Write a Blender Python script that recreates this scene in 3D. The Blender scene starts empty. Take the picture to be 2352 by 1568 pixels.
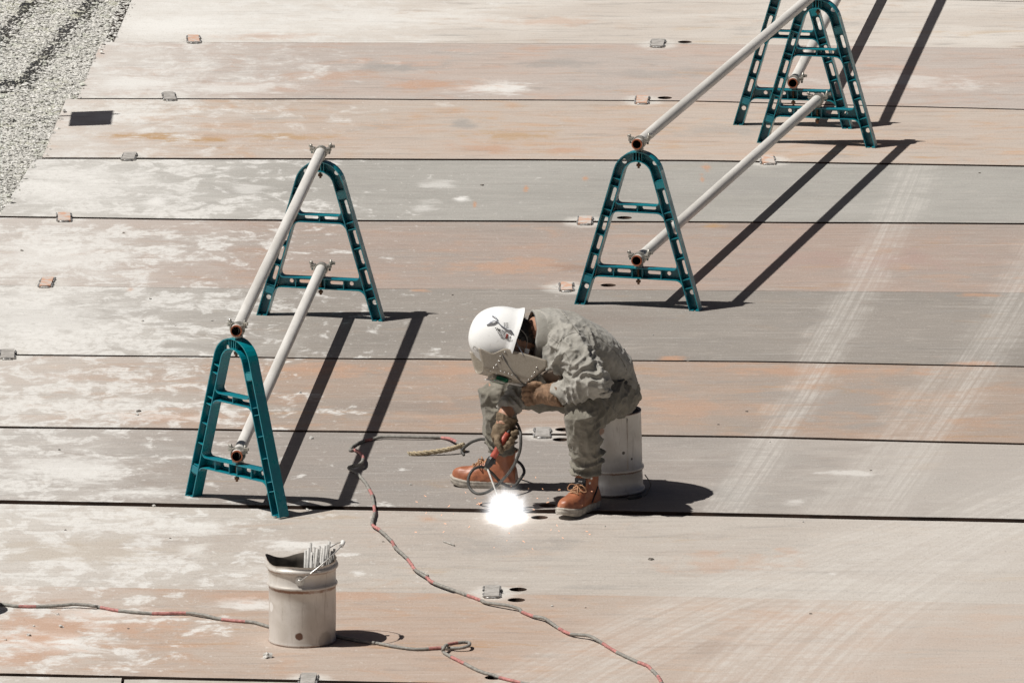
import bpy, bmesh, math, random
import numpy as np
from mathutils import Vector, Matrix, noise
from mathutils.geometry import tessellate_polygon

random.seed(7)
PI = math.pi
S = bpy.context.scene
COL = S.collection

# ------------------------------------------------------------------ camera, sky, sun, exposure
PITCH = math.radians(11.93)
CAM_H = 10.92
FPX = 27134.0                      # focal length in pixels of a 2352 px wide picture
CX, CY = 1176.0, 784.0
CAM_Y = -CAM_H / math.tan(PITCH)
cam_d = bpy.data.cameras.new('camera')
cam_d.sensor_width = 36.0
cam_d.lens = FPX / 2352.0 * 36.0
cam_d.clip_start = 0.5
cam_d.clip_end = 2000.0
cam = bpy.data.objects.new('camera', cam_d)
cam.location = (0, CAM_Y, CAM_H)
cam.rotation_euler = (PI / 2 - PITCH, 0, 0)
COL.objects.link(cam)
S.camera = cam

TO_SUN = Vector((-0.443, -0.085, 0.755)).normalized()
SUN_EL = math.asin(TO_SUN.z)
world = bpy.data.worlds.new('World')
S.world = world
world.use_nodes = True
wn = world.node_tree
bg = wn.nodes['Background']
sky = wn.nodes.new('ShaderNodeTexSky')
sky.sky_type = 'NISHITA'
sky.sun_disc = False
sky.sun_elevation = SUN_EL
sky.sun_rotation = math.atan2(TO_SUN.x, TO_SUN.y)
sky.air_density = 0.16
sky.dust_density = 1.5
sky.ozone_density = 0.0
wn.links.new(sky.outputs[0], bg.inputs[0])
bg.inputs[1].default_value = 0.05
sun_d = bpy.data.lights.new('sun', 'SUN')
sun_d.energy = 5.0
sun_d.angle = math.radians(0.5)
sun_d.color = (1.0, 0.967, 0.925)
sun = bpy.data.objects.new('sun', sun_d)
sun.rotation_euler = (-TO_SUN).to_track_quat('-Z', 'Y').to_euler()
sun.location = TO_SUN * 30
COL.objects.link(sun)
S.view_settings.view_transform = 'Standard'
S.view_settings.look = 'None'
S.view_settings.gamma = 1.0
S.view_settings.use_curve_mapping = False
S.view_settings.exposure = 0.10


# ------------------------------------------------------------------ pixel -> place
def ray(px, py):
    a = (px - CX) / FPX
    b = (py - CY) / FPX
    cp, sp = math.cos(PITCH), math.sin(PITCH)
    return Vector((a, cp - b * sp, -sp - b * cp))


def G(px, py, z=0.0):
    """pixel -> point on the horizontal plane z"""
    d = ray(px, py)
    t = (z - CAM_H) / d.z
    return Vector((d.x * t, CAM_Y + d.y * t, z))


def P(px, py, Y):
    """pixel -> point on the vertical plane y = Y"""
    d = ray(px, py)
    t = (Y - CAM_Y) / d.y
    return Vector((d.x * t, Y, CAM_H + d.z * t))


# ------------------------------------------------------------------ materials
class NT:
    def __init__(self, name):
        self.m = bpy.data.materials.new(name)
        self.m.use_nodes = True
        self.t = self.m.node_tree
        self.b = self.t.nodes['Principled BSDF']
        self.out = self.t.nodes['Material Output']

    def n(self, kind, **kw):
        x = self.t.nodes.new(kind)
        for k, v in kw.items():
            setattr(x, k, v)
        return x

    def set(self, sock, v):
        if isinstance(v, bpy.types.NodeSocket):
            self.t.links.new(v, sock)
        elif v is not None:
            if hasattr(sock, 'default_value') and sock.type == 'RGBA' and len(v) == 3:
                v = (*v, 1)
            sock.default_value = v

    def math(self, op, a, b=None, c=None, clamp=False):
        x = self.n('ShaderNodeMath', operation=op, use_clamp=clamp)
        self.set(x.inputs[0], a)
        if b is not None:
            self.set(x.inputs[1], b)
        if c is not None:
            self.set(x.inputs[2], c)
        return x.outputs[0]

    def mix(self, f, a, b, mode='MIX'):
        x = self.n('ShaderNodeMix', data_type='RGBA', blend_type=mode)
        self.set(x.inputs[0], f)
        self.set(x.inputs[6], a)
        self.set(x.inputs[7], b)
        return x.outputs[2]

    def pos(self):
        return self.n('ShaderNodeNewGeometry').outputs['Position']

    def obj(self):
        return self.n('ShaderNodeTexCoord').outputs['Object']

    def scale(self, v, s, loc=(0, 0, 0), rot=(0, 0, 0)):
        x = self.n('ShaderNodeMapping')
        self.set(x.inputs[0], v)
        x.inputs[1].default_value = loc
        x.inputs[2].default_value = rot
        x.inputs[3].default_value = s
        return x.outputs[0]

    def noise(self, v, s, detail=4, rough=0.55, dist=0.0):
        x = self.n('ShaderNodeTexNoise')
        self.set(x.inputs['Vector'], v)
        x.inputs['Scale'].default_value = s
        x.inputs['Detail'].default_value = detail
        x.inputs['Roughness'].default_value = rough
        x.inputs['Distortion'].default_value = dist
        return x.outputs[0]

    def step(self, v, a, b, lo=0.0, hi=1.0):
        x = self.n('ShaderNodeMapRange', interpolation_type='SMOOTHSTEP')
        self.set(x.inputs[0], v)
        self.set(x.inputs[1], a)
        self.set(x.inputs[2], b)
        x.inputs[3].default_value = lo
        x.inputs[4].default_value = hi
        return x.outputs[0]

    def bump(self, h, strength=0.2, dist=0.01):
        x = self.n('ShaderNodeBump')
        x.inputs['Strength'].default_value = strength
        x.inputs['Distance'].default_value = dist
        self.set(x.inputs['Height'], h)
        self.set(self.b.inputs['Normal'], x.outputs[0])

    def fin(self, col, rough=0.6, metal=0.0, spec=0.4):
        self.set(self.b.inputs['Base Color'], col)
        self.set(self.b.inputs['Roughness'], rough)
        self.set(self.b.inputs['Metallic'], metal)
        self.b.inputs['Specular IOR Level'].default_value = spec
        return self.m


def simple(name, col, rough=0.6, metal=0.0, spec=0.4, var=0.25, scale=25.0, bump=0.0, bscale=80.0, col2=None):
    k = NT(name)
    v = k.pos()
    f = k.noise(v, scale, 5, 0.6)
    c2 = col2 or tuple(c * (1 - var) for c in col)
    c = k.mix(k.step(f, 0.35, 0.65), col, c2)
    if bump:
        k.bump(k.noise(v, bscale, 4, 0.6), bump, 0.004)
    return k.fin(c, rough, metal, spec)


# ------------------------------------------------------------------ mesh helpers
def mesh_from(name, verts, faces, smooth=False):
    me = bpy.data.meshes.new(name)
    me.from_pydata([tuple(v) for v in verts], [], faces)
    me.update()
    bm = bmesh.new()
    bm.from_mesh(me)
    bmesh.ops.recalc_face_normals(bm, faces=bm.faces)
    bm.to_mesh(me)
    bm.free()
    if smooth:
        for p in me.polygons:
            p.use_smooth = True
    return me


class MB:
    """collects shapes into one mesh"""
    def __init__(self):
        self.v, self.f, self.sm, self.mi = [], [], [], []

    def add(self, verts, faces, smooth=False, mi=0):
        o = len(self.v)
        self.v += [Vector(x) for x in verts]
        self.f += [tuple(i + o for i in fa) for fa in faces]
        self.sm += [smooth] * len(faces)
        self.mi += [mi] * len(faces)
        return self

    def box(self, c, s, M=None, mi=0):
        c = Vector(c)
        vs = []
        for dz in (-1, 1):
            for dx, dy in ((-1, -1), (1, -1), (1, 1), (-1, 1)):
                p = Vector((dx * s[0] / 2, dy * s[1] / 2, dz * s[2] / 2))
                vs.append(c + (M @ p if M else p))
        return self.add(vs, [(3, 2, 1, 0), (4, 5, 6, 7), (0, 1, 5, 4), (1, 2, 6, 5), (2, 3, 7, 6), (3, 0, 4, 7)], False, mi)

    def tube(self, pts, rad, n=12, caps=True, smooth=True, mi=None, up=None, ell=None):
        """loft of round (or elliptic) rings along pts; rad: number or list; ell: list of (a, b) with up axis for b"""
        pts = [Vector(p) for p in pts]
        m = len(pts)
        rad = rad if isinstance(rad, (list, tuple)) else [rad] * m
        o = len(self.v)
        prev = None
        for i, p in enumerate(pts):
            t = (pts[min(i + 1, m - 1)] - pts[max(i - 1, 0)])
            if t.length < 1e-9:
                t = Vector((0, 0, 1))
            t.normalize()
            if up is not None:
                u = (up[i] if isinstance(up, list) else Vector(up))
                u = (u - t * u.dot(t)).normalized()
            elif prev is None:
                r = Vector((0, 0, 1)) if abs(t.z) < 0.9 else Vector((1, 0, 0))
                u = (r - t * r.dot(t)).normalized()
            else:
                u = prev - t * prev.dot(t)
                u = u.normalized() if u.length > 1e-6 else t.orthogonal().normalized()
            prev = u
            w = t.cross(u)
            a, b = (ell[i] if ell else (rad[i], rad[i]))
            for k in range(n):
                an = 2 * PI * k / n
                self.v.append(p + w * (a * math.cos(an)) + u * (b * math.sin(an)))
        for i in range(m - 1):
            for k in range(n):
                k2 = (k + 1) % n
                self.f.append((o + i * n + k, o + i * n + k2, o + (i + 1) * n + k2, o + (i + 1) * n + k))
                self.sm.append(smooth)
                self.mi.append(mi[i] if isinstance(mi, list) else (mi or 0))
        if caps:
            self.f.append(tuple(o + k for k in reversed(range(n))))
            self.f.append(tuple(o + (m - 1) * n + k for k in range(n)))
            self.sm += [False, False]
            self.mi += [mi[0] if isinstance(mi, list) else (mi or 0)] * 2
        return self

    def ball(self, c, r, n=12, M=None):
        c = Vector(c)
        r = r if isinstance(r, (tuple, list)) else (r, r, r)
        vs, fs = [], []
        h = n // 2
        for i in range(h + 1):
            th = PI * i / h
            for k in range(n):
                ph = 2 * PI * k / n
                p = Vector((r[0] * math.sin(th) * math.cos(ph), r[1] * math.sin(th) * math.sin(ph), r[2] * math.cos(th)))
                vs.append(c + (M @ p if M else p))
        for i in range(h):
            for k in range(n):
                k2 = (k + 1) % n
                fs.append((i * n + k, (i + 1) * n + k, (i + 1) * n + k2, i * n + k2))
        return self.add(vs, fs, True)

    def lathe(self, prof, n=48, fn=None, base=(0, 0, 0), smooth=True):
        """prof: list of (r, z); fn(r, z, angle) -> (r, z)"""
        base = Vector(base)
        o = len(self.v)
        m = len(prof)
        for r, z in prof:
            for k in range(n):
                a = 2 * PI * k / n
                rr, zz = fn(r, z, a) if fn else (r, z)
                self.v.append(base + Vector((rr * math.cos(a), rr * math.sin(a), zz)))
        for i in range(m - 1):
            for k in range(n):
                k2 = (k + 1) % n
                self.f.append((o + i * n + k, o + i * n + k2, o + (i + 1) * n + k2, o + (i + 1) * n + k))
                self.sm.append(smooth)
                self.mi.append(0)
        return self

    def prism(self, outer, holes, fn, d0, d1, side=True):
        """flat polygon with holes, extruded between depths d0 and d1; fn(x, y, d) -> point"""
        loops = [outer] + list(holes)
        tris = tessellate_polygon([[Vector((p[0], p[1], 0)) for p in lp] for lp in loops])
        flat = [p for lp in loops for p in lp]
        N = len(flat)
        vs = [fn(p[0], p[1], d0) for p in flat] + [fn(p[0], p[1], d1) for p in flat]
        fs = [tuple(t) for t in tris] + [tuple(i + N for i in reversed(t)) for t in tris]
        s = 0
        for lp in loops:
            L = len(lp)
            for i in range(L):
                j = (i + 1) % L
                fs.append((s + i, s + j, s + j + N, s + i + N))
            s += L
        return self.add(vs, fs)

    def mesh(self, name, recalc=True):
        me = bpy.data.meshes.new(name)
        me.from_pydata([tuple(v) for v in self.v], [], self.f)
        me.polygons.foreach_set('use_smooth', self.sm)
        me.polygons.foreach_set('material_index', self.mi)
        if recalc:
            bm = bmesh.new()
            bm.from_mesh(me)
            bmesh.ops.recalc_face_normals(bm, faces=bm.faces)
            bm.to_mesh(me)
            bm.free()
        me.update()
        return me


def as_mesh(x, name):
    return x.mesh(name) if isinstance(x, MB) else x


def setmats(me, mats):
    if mats is None:
        return
    for m in (mats if isinstance(mats, (list, tuple)) else [mats]):
        me.materials.append(m)


def tag(o, label, cat, group=None):
    o['label'] = label
    o['category'] = cat
    if group:
        o['group'] = group
    return o


def empty(name, loc=(0, 0, 0), rz=0.0):
    o = bpy.data.objects.new(name, None)
    o.empty_display_size = 0.1
    o.location = loc
    o.rotation_euler = (0, 0, rz)
    COL.objects.link(o)
    return o


def local(name, x, mats, parent=None):
    """mesh already in the parent's own coordinates"""
    me = as_mesh(x, name)
    setmats(me, mats)
    o = bpy.data.objects.new(name, me)
    o.parent = parent
    COL.objects.link(o)
    return o


def root_loc(o):
    v = Vector((0, 0, 0))
    while o:
        v += o.location
        o = o.parent
    return v


def part(name, x, mats, parent):
    """mesh in world coordinates, parented to an unrotated thing or part"""
    me = as_mesh(x, name)
    me.transform(Matrix.Translation(-root_loc(parent)))
    return local(name, me, mats, parent)


def thing(name, x, mats, label, cat, group=None, base=None):
    """single-mesh thing from world coordinates, origin at base"""
    me = as_mesh(x, name)
    if base is None:
        co = np.empty(len(me.vertices) * 3)
        me.vertices.foreach_get('co', co)
        co = co.reshape(-1, 3)
        base = Vector((co[:, 0].mean(), co[:, 1].mean(), co[:, 2].min()))
    me.transform(Matrix.Translation(-Vector(base)))
    o = local(name, me, mats)
    o.location = base
    return tag(o, label, cat, group)


def copy_tree(o, parent=None):
    c = o.copy()
    COL.objects.link(c)
    c.parent = parent
    for ch in list(o.children):
        copy_tree(ch, c)
    return c


def catmull(pts, sub=6):
    pts = [Vector(p) for p in pts]
    out = []
    for i in range(len(pts) - 1):
        p0 = pts[max(i - 1, 0)]
        p1, p2 = pts[i], pts[i + 1]
        p3 = pts[min(i + 2, len(pts) - 1)]
        for k in range(sub):
            t = k / sub
            out.append(0.5 * ((2 * p1) + (p2 - p0) * t + (2 * p0 - 5 * p1 + 4 * p2 - p3) * t * t + (3 * p1 - p0 - 3 * p2 + p3) * t ** 3))
    out.append(pts[-1])
    return out


def baked(x, voxel, smooth_it=4, smooth_f=0.5):
    """voxel-remesh overlapping shapes into one continuous skin"""
    me = as_mesh(x, 'tmp')
    o = bpy.data.objects.new('tmp', me)
    COL.objects.link(o)
    r = o.modifiers.new('r', 'REMESH')
    r.mode = 'VOXEL'
    r.voxel_size = voxel
    if smooth_it:
        s = o.modifiers.new('s', 'SMOOTH')
        s.factor = smooth_f
        s.iterations = smooth_it
    dg = bpy.context.evaluated_depsgraph_get()
    out = bpy.data.meshes.new_from_object(o.evaluated_get(dg))
    bpy.data.objects.remove(o)
    out.materials.clear()
    for p in out.polygons:
        p.use_smooth = True
    return out


# ------------------------------------------------------------------ the setting: gravel ground and the steel plate deck
k = NT('gravel_ground')
v = k.pos()
f = k.noise(v, 18, 8, 0.7)
f2 = k.noise(v, 3, 4, 0.6)
c = k.mix(k.step(f, 0.3, 0.7), (0.42, 0.41, 0.38), (0.66, 0.65, 0.61))
c = k.mix(k.step(f2, 0.45, 0.7), c, (0.42, 0.42, 0.33))
k.bump(f, 0.6, 0.02)
GROUND = k.fin(c, 0.95)
mb = MB()
mb.add([(-400, -120, -0.05), (400, -120, -0.05), (400, 900, -0.05), (-400, 900, -0.05)], [(0, 1, 2, 3)])
o = local('ground', mb, GROUND)
o['kind'] = 'structure'

# seams between the plates, traced as pixel polylines (far to near)
SEAM = [
    [(-700, -320), (1176, -290), (3200, -270)],
    [(-700, -190), (1176, -165), (3200, -140)],
    [(-700, -44), (300, -38), (1176, -22), (2188, 0), (2352, 5), (3200, 26)],
    [(-700, 93), (300, 97), (1176, 100), (1600, 101), (2352, 112), (3200, 122)],
    [(-700, 223), (175, 227), (784, 228), (1568, 232), (2352, 252), (3200, 270)],
    [(-700, 359), (96, 363.6), (784, 365.7), (1568, 369), (2352, 382), (3200, 395)],
    [(-700, 490), (0, 498), (588, 506), (1568, 510), (2352, 514), (3200, 520)],
    [(-700, 645), (0, 655), (567, 663), (1000, 663), (2352, 672), (3200, 680)],
    [(-700, 806), (37, 815), (493, 819), (784, 823.5), (1723, 830), (2352, 842), (3200, 856)],
    [(-700, 974), (333, 984), (1005, 994.3), (1723, 1003), (2352, 1019.6), (3200, 1040)],
    [(-700, 1137), (0, 1150), (500, 1160), (817, 1165), (1568, 1177.5), (2352, 1194), (3200, 1212)],
    [(-700, 1328), (0, 1341.7), (617, 1354), (1568, 1367.7), (2352, 1385), (3200, 1402)],
    [(-700, 1533), (0, 1548), (784, 1565.7), (1568, 1582), (2352, 1602), (3200, 1622)],
    [(-700, 1755), (1176, 1790), (3200, 1835)],
    [(-700, 1975), (1176, 2010), (3200, 2055)],
]
GAP = [.01, .01, .014, .003, .028, .042, .040, .003, .030, .040, .042, .026, .048, .012, .01]
PLATE_Z = [0, 0, 0, 0, 0, 0, 0, 0, 0, 0, -0.007, 0, 0, 0]
# left end (pixel x) of each plate row at its far and near seam
LEFT = [(395, 360), (352, 318), (318, 262), (233, 178), (152, 97), (79, -2), (-22, -95), (-40, -118), (-150, -225),
        (-190, -270), (-330, -410), (-300, -390), (-420, -500), (-500, -580)]
HOLES = [(1573, 97), (1527, 225), (1434, 500), (1397, 655), (1294, 986), (1288, 1009), (1257.6, 1160), (1239, 1184),
         (1190, 1349), (1186, 1377), (1134, 1555)]
LUGS = [(445, 93), (1511, 102), (389, 224), (1475, 232), (297, 362), (1763, 370), (147, 501), (1344, 509), (107, 651),
        (1301, 661), (18, 816), (1246, 996), (1130, 1361), (708, 1564)]


def lerp_seam(s, px):
    pts = SEAM[s]
    for (xa, ya), (xb, yb) in zip(pts, pts[1:]):
        if px <= xb:
            return ya + (yb - ya) * (px - xa) / (xb - xa)
    return pts[-1][1]


LUGP = [G(*l) for l in LUGS]


def plate_material(i, ca, cb, rust, rust_amt, white_amt, white_x, tracks, veil=0.0, soft=0.05):
    """ca, cb: two base tones; rust tone and share; white dust that thins towards +x past white_x"""
    gain = {5: 1.05, 6: 1.10, 7: 1.06, 8: 1.05, 9: 1.16}.get(i, 1.0)

    def tone(t):
        l_ = 0.2126 * t[0] + 0.7152 * t[1] + 0.0722 * t[2]
        return tuple((x * 0.82 + l_ * 0.18) * gain for x in t)
    ca, cb, rust = tone(ca), tone(cb), tone(rust)
    k = NT('steel_plate_%d' % i)
    v = k.pos()
    sep = k.n('ShaderNodeSeparateXYZ')
    k.set(sep.inputs[0], v)
    X, Y = sep.outputs[0], sep.outputs[1]
    off = (i * 7.31, i * 3.7, 0)
    n1 = k.noise(k.scale(v, (0.45, 0.8, 1), off), 1.7, 4, 0.6, 0.5)
    n2 = k.noise(k.scale(v, (0.8, 1.25, 1), off), 3.6, 5, 0.64, 0.9)
    n3 = k.noise(k.scale(v, (1.15, 0.8, 1), off), 5.6, 6, 0.62, 0.5)
    n3b = k.noise(k.scale(v, (1.3, 2.6, 1), off), 7.0, 5, 0.7, 0.3)
    n4 = k.noise(k.scale(v, (0.55, 2.4, 1), (off[0] + 5, off[1], 0)), 5.0, 5, 0.62, 0.6)
    grain = k.noise(k.scale(v, (1.0, 0.35, 1)), 120, 3, 0.75)
    grit = k.noise(k.scale(v, (1.0, 0.4, 1), (3, 9, 1)), 300, 2, 0.6)
    c = k.mix(k.step(n1, 0.34, 0.64), ca, cb)
    rm = k.step(k.math('ADD', k.math('MULTIPLY', n2, 0.6), k.math('MULTIPLY', n4, 0.4)), 0.66 - rust_amt * 0.40, 0.84 - rust_amt * 0.34)
    c = k.mix(k.math('MULTIPLY', rm, 0.85), c, rust)
    n5 = k.noise(k.scale(v, (0.5, 1.5, 1), (off[0] + 11, off[1] + 2, 0)), 2.6, 4, 0.66, 0.8)
    c = k.mix(k.math('MULTIPLY', k.step(n5, 0.60, 0.74), min(1, rust_amt * 1.6)), c, tuple(a_ * b_ for a_, b_ in zip(rust, (0.92, 0.88, 0.72))))
    grey = (0.255, 0.24, 0.222)
    c = k.mix(k.math('MULTIPLY', k.step(n4, 0.52, 0.72), 0.55), c, grey)
    c = k.mix(k.math('MULTIPLY', k.step(n3b, 0.52, 0.76), 0.30), c, tuple(x * 0.62 for x in ca))
    c = k.mix(k.math('MULTIPLY', k.step(n3b, 0.24, 0.46, 1, 0), 0.30), c, (0.47, 0.425, 0.375))
    c = k.mix(k.math('MULTIPLY', k.step(n4, 0.22, 0.42, 1, 0), 0.28), c, (0.48, 0.43, 0.375))
    # dry white dust: a thin veil that thickens towards the gravel, and scuffed blotches
    dx0 = k.math('SUBTRACT', X, white_x)
    vl = k.step(k.math('ADD', dx0, k.math('MULTIPLY', k.math('SUBTRACT', n2, 0.5), 1.6)), -0.9, 0.5, 1, 0)
    c = k.mix(k.math('MULTIPLY', vl, 0.58 * white_amt), c, (0.56, 0.545, 0.51))
    slope = k.math('MULTIPLY', dx0, 0.13)
    slope = k.math('MAXIMUM', slope, -0.045)
    clus = k.math('MULTIPLY', k.math('SUBTRACT', n1, 0.5), -0.38)
    thr = k.math('ADD', k.math('ADD', slope, clus), 0.642 - white_amt * 0.135)
    wsum = k.math('ADD', k.math('MULTIPLY', n3, 0.75), k.math('MULTIPLY', n3b, 0.25))
    wm = k.step(k.math('SUBTRACT', wsum, thr), -soft * 0.35, soft * 1.25)
    n6 = k.noise(k.scale(v, (1.0, 0.55, 1), off), 26, 5, 0.7, 0.3)
    wm = k.math('MULTIPLY', wm, k.step(n6, 0.34, 0.56, 0.30, 1))
    wm = k.math('MULTIPLY', wm, k.step(grain, 0.28, 0.5, 0.55, 0.95))
    c = k.mix(k.math('MULTIPLY', wm, 0.88), c, (0.61, 0.60, 0.57))
    fl_ = k.math('MULTIPLY', k.step(n6, 0.60, 0.70), k.step(dx0, -0.6, 2.6, 0.75, 0.12))
    c = k.mix(fl_, c, (0.58, 0.565, 0.53))
    scr_ = k.noise(k.scale(v, (0.6, 13.0, 1), off), 3.0, 4, 0.7, 0.25)
    c = k.mix(k.math('MULTIPLY', k.step(scr_, 0.52, 0.70), 0.26), c, (0.15, 0.13, 0.115))
    c = k.mix(k.math('MULTIPLY', k.step(scr_, 0.30, 0.46, 1, 0), 0.24), c, (0.55, 0.52, 0.48))
    wob = k.math('ADD', k.math('MULTIPLY', k.math('SUBTRACT', n2, 0.5), 3.4), k.math('ADD', k.math('MULTIPLY', k.math('SUBTRACT', n3, 0.5), 3.2), k.math('MULTIPLY', k.math('SUBTRACT', n3b, 0.5), 2.4)))
    for (spx, spy, srx, sry, scol, samt) in STAINS:
        if not (lerp_seam(i, spx) < spy < lerp_seam(i + 1, spx)):
            continue
        sc0 = G(spx, spy)
        vs = k.n('ShaderNodeVectorMath', operation='SUBTRACT')
        k.set(vs.inputs[0], v)
        vs.inputs[1].default_value = sc0
        d = k.n('ShaderNodeVectorMath', operation='LENGTH')
        k.set(d.inputs[0], k.scale(vs.outputs[0], (510.0 / srx, 106.0 / sry, 0)))
        dd = k.math('ADD', d.outputs['Value'], wob)
        m = k.step(dd, 0.15, 1.45, 1, 0)
        c = k.mix(k.math('MULTIPLY', m, samt), c, scol)
    if veil:
        rv_ = k.step(k.math('ADD', X, k.math('MULTIPLY', k.math('SUBTRACT', n2, 0.5), 2.2)), 0.2, 2.0)
        c = k.mix(k.math('MULTIPLY', rv_, veil), c, (0.455, 0.425, 0.385))
    # tyre dust: bands of fine parallel lines x = x0 + a t + b t^2 (t = y - y0)
    tr = None
    for (x0, y0, a, b, w, amt, fr) in tracks:
        t = k.math('SUBTRACT', Y, y0)
        xc = k.math('ADD', k.math('MULTIPLY', t, a), k.math('MULTIPLY', k.math('MULTIPLY', t, t), b))
        dx = k.math('SUBTRACT', k.math('SUBTRACT', X, x0), xc)
        dxn = k.math('ADD', dx, k.math('MULTIPLY', k.math('SUBTRACT', n2, 0.5), 0.34))
        band = k.step(k.math('ABSOLUTE', dxn), w * 0.25, w * 1.1, 1, 0)
        cmb = k.n('ShaderNodeCombineXYZ')
        k.set(cmb.inputs[0], k.math('MULTIPLY', dx, fr))
        k.set(cmb.inputs[1], k.math('MULTIPLY', Y, 0.22))
        st = k.noise(cmb.outputs[0], 1.0, 5, 0.65)
        patch = k.step(n3b, 0.32, 0.62, 0.25, 1)
        m = k.math('MULTIPLY', k.math('MULTIPLY', band, k.step(st, 0.36, 0.68, 0.22, 1)), k.math('MULTIPLY', patch, amt))
        tr = m if tr is None else k.math('MAXIMUM', tr, m)
    if tr is not None:
        c = k.mix(tr, c, (0.53, 0.505, 0.465))
    # scorched pale halo round each welded strap
    cen = G(1176, (lerp_seam(i, 1176) + lerp_seam(i + 1, 1176)) / 2)
    for lp in LUGP:
        if abs(lp.y - cen.y) > 1.1:
            continue
        vs = k.n('ShaderNodeVectorMath', operation='SUBTRACT')
        k.set(vs.inputs[0], v)
        vs.inputs[1].default_value = lp
        d = k.n('ShaderNodeVectorMath', operation='LENGTH')
        k.set(d.inputs[0], k.scale(vs.outputs[0], (1.25, 0.85, 0)))
        dd = k.math('ADD', d.outputs['Value'], k.math('MULTIPLY', k.math('SUBTRACT', n3b, 0.5), 0.16))
        h = k.step(dd, 0.055, 0.16, 1, 0)
        c = k.mix(k.math('MULTIPLY', h, 0.8), c, (0.56, 0.54, 0.50))
        soot = k.math('MULTIPLY', k.step(dd, 0.05, 0.085, 1, 0), k.step(grit, 0.5, 0.6))
        c = k.mix(k.math('MULTIPLY', soot, 0.75), c, (0.09, 0.08, 0.07))
    # fine grain, pits and pale flecks
    c = k.mix(k.math('MULTIPLY', k.step(grain, 0.52, 0.72), 0.26), c, (0.10, 0.085, 0.07))
    c = k.mix(k.math('MULTIPLY', k.step(grain, 0.26, 0.44, 1, 0), 0.30), c, (0.60, 0.565, 0.52))
    c = k.mix(k.math('MULTIPLY', k.step(grit, 0.68, 0.73), 0.75), c, (0.78, 0.76, 0.73))
    c = k.mix(k.math('MULTIPLY', k.step(grit, 0.27, 0.31, 1, 0), 0.5), c, (0.10, 0.085, 0.07))
    h = k.math('ADD', k.math('MULTIPLY', grain, 0.6), k.math('MULTIPLY', n3b, 0.8))
    k.bump(h, 0.25, 0.003)
    return k.fin(c, k.step(n1, 0.3, 0.7, 0.62, 0.82), 0.0, 0.35)


OCH, ORA, WHI, GRY, DRK = (.37, .225, .10), (.42, .245, .155), (.63, .62, .59), (.25, .24, .225), (.17, .12, .095)
STAINS = [
    (330, 312, 75, 9, OCH, .85), (460, 320, 80, 8, OCH, .85), (650, 314, 120, 8, OCH, .65), (1180, 312, 100, 14, OCH, .6), (1120, 340, 80, 13, ORA, .6), (2000, 330, 150, 12, ORA, .5), (1300, 345, 60, 9, ORA, .6),
    (1060, 285, 30, 14, GRY, .6), (900, 290, 60, 9, GRY, .45), (300, 270, 90, 12, WHI, .7), (1650, 300, 160, 16, GRY, .35),
    (1130, 203, 95, 15, WHI, .85), (930, 150, 110, 16, GRY, .6), (1000, 195, 110, 13, ORA, .65), (1290, 145, 80, 12, GRY, .5), (560, 200, 120, 16, WHI, .6), (300, 195, 120, 26, WHI, .85), (1500, 170, 140, 12, GRY, .4), (760, 175, 120, 12, ORA, .45), (2100, 190, 160, 20, WHI, .45),
    (380, 60, 170, 34, WHI, .8), (900, 40, 200, 20, WHI, .5), (1250, 50, 120, 12, ORA, .4), (1850, 60, 150, 16, GRY, .35), (620, 85, 120, 9, ORA, .35),
    (360, 462, 28, 17, WHI, .9), (575, 437, 40, 14, WHI, .5), (1060, 458, 16, 8, WHI, .95), (1010, 425, 45, 10, WHI, .45), (975, 470, 34, 16, WHI, .4), (1208, 432, 6, 9, ORA, .95), (1090, 471, 5, 7, ORA, .9), (1622, 386, 10, 9, ORA, .8), (1613, 412, 6, 14, ORA, .85), (1345, 410, 7, 6, ORA, .8), (1725, 425, 130, 30, GRY, .5), (150, 430, 130, 40, WHI, .6),
    (1180, 612, 160, 15, ORA, .55), (1330, 615, 60, 10, DRK, .4), (1700, 522, 150, 7, DRK, .35), (1640, 520, 26, 6, OCH, .7), (690, 645, 120, 10, ORA, .5), (2000, 600, 200, 22, (.33, .23, .20), .5), (130, 590, 140, 40, WHI, .55),
    (1545, 824, 26, 6, ORA, .8), (960, 667, 26, 4, ORA, .7), (300, 664, 12, 6, ORA, .8), (2235, 834, 50, 6, ORA, .7), (2250, 678, 40, 5, ORA, .6), (1340, 730, 160, 26, DRK, .25), (100, 730, 130, 50, WHI, .6),
    (700, 848, 150, 14, ORA, .55), (1050, 850, 140, 12, ORA, .55), (1900, 930, 160, 40, GRY, .5), (1550, 930, 120, 22, ORA, .4), (1000, 935, 160, 18, DRK, .22), (1900, 850, 180, 9, ORA, .5), (420, 960, 130, 14, ORA, .4),
    (170, 1075, 110, 24, WHI, .7), (330, 1130, 90, 10, WHI, .7), (1700, 1130, 90, 26, GRY, .5), (1830, 1150, 34, 7, WHI, .6), (1950, 1085, 60, 4, WHI, .7),
    (690, 1247, 70, 9, WHI, .8), (455, 1207, 90, 12, WHI, .75), (445, 1258, 30, 12, WHI, .75), (1640, 1288, 110, 20, ORA, .45), (640, 1320, 90, 14, WHI, .5), (200, 1260, 200, 20, (.40, .35, .29), .6), (985, 1188, 24, 6, ORA, .6), (1160, 1250, 120, 20, GRY, .4), (1815, 1266, 20, 8, ORA, .4), (1915, 1314, 10, 4, WHI, .9),
    (240, 1412, 95, 10, WHI, .85), (130, 1475, 110, 14, WHI, .85), (590, 1385, 70, 9, WHI, .75), (160, 1435, 200, 22, ORA, .6), (60, 1500, 80, 22, ORA, .6), (700, 1370, 200, 10, ORA, .45), (1650, 1480, 90, 14, DRK, .22), (1850, 1420, 150, 16, ORA, .4),
]
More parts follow.
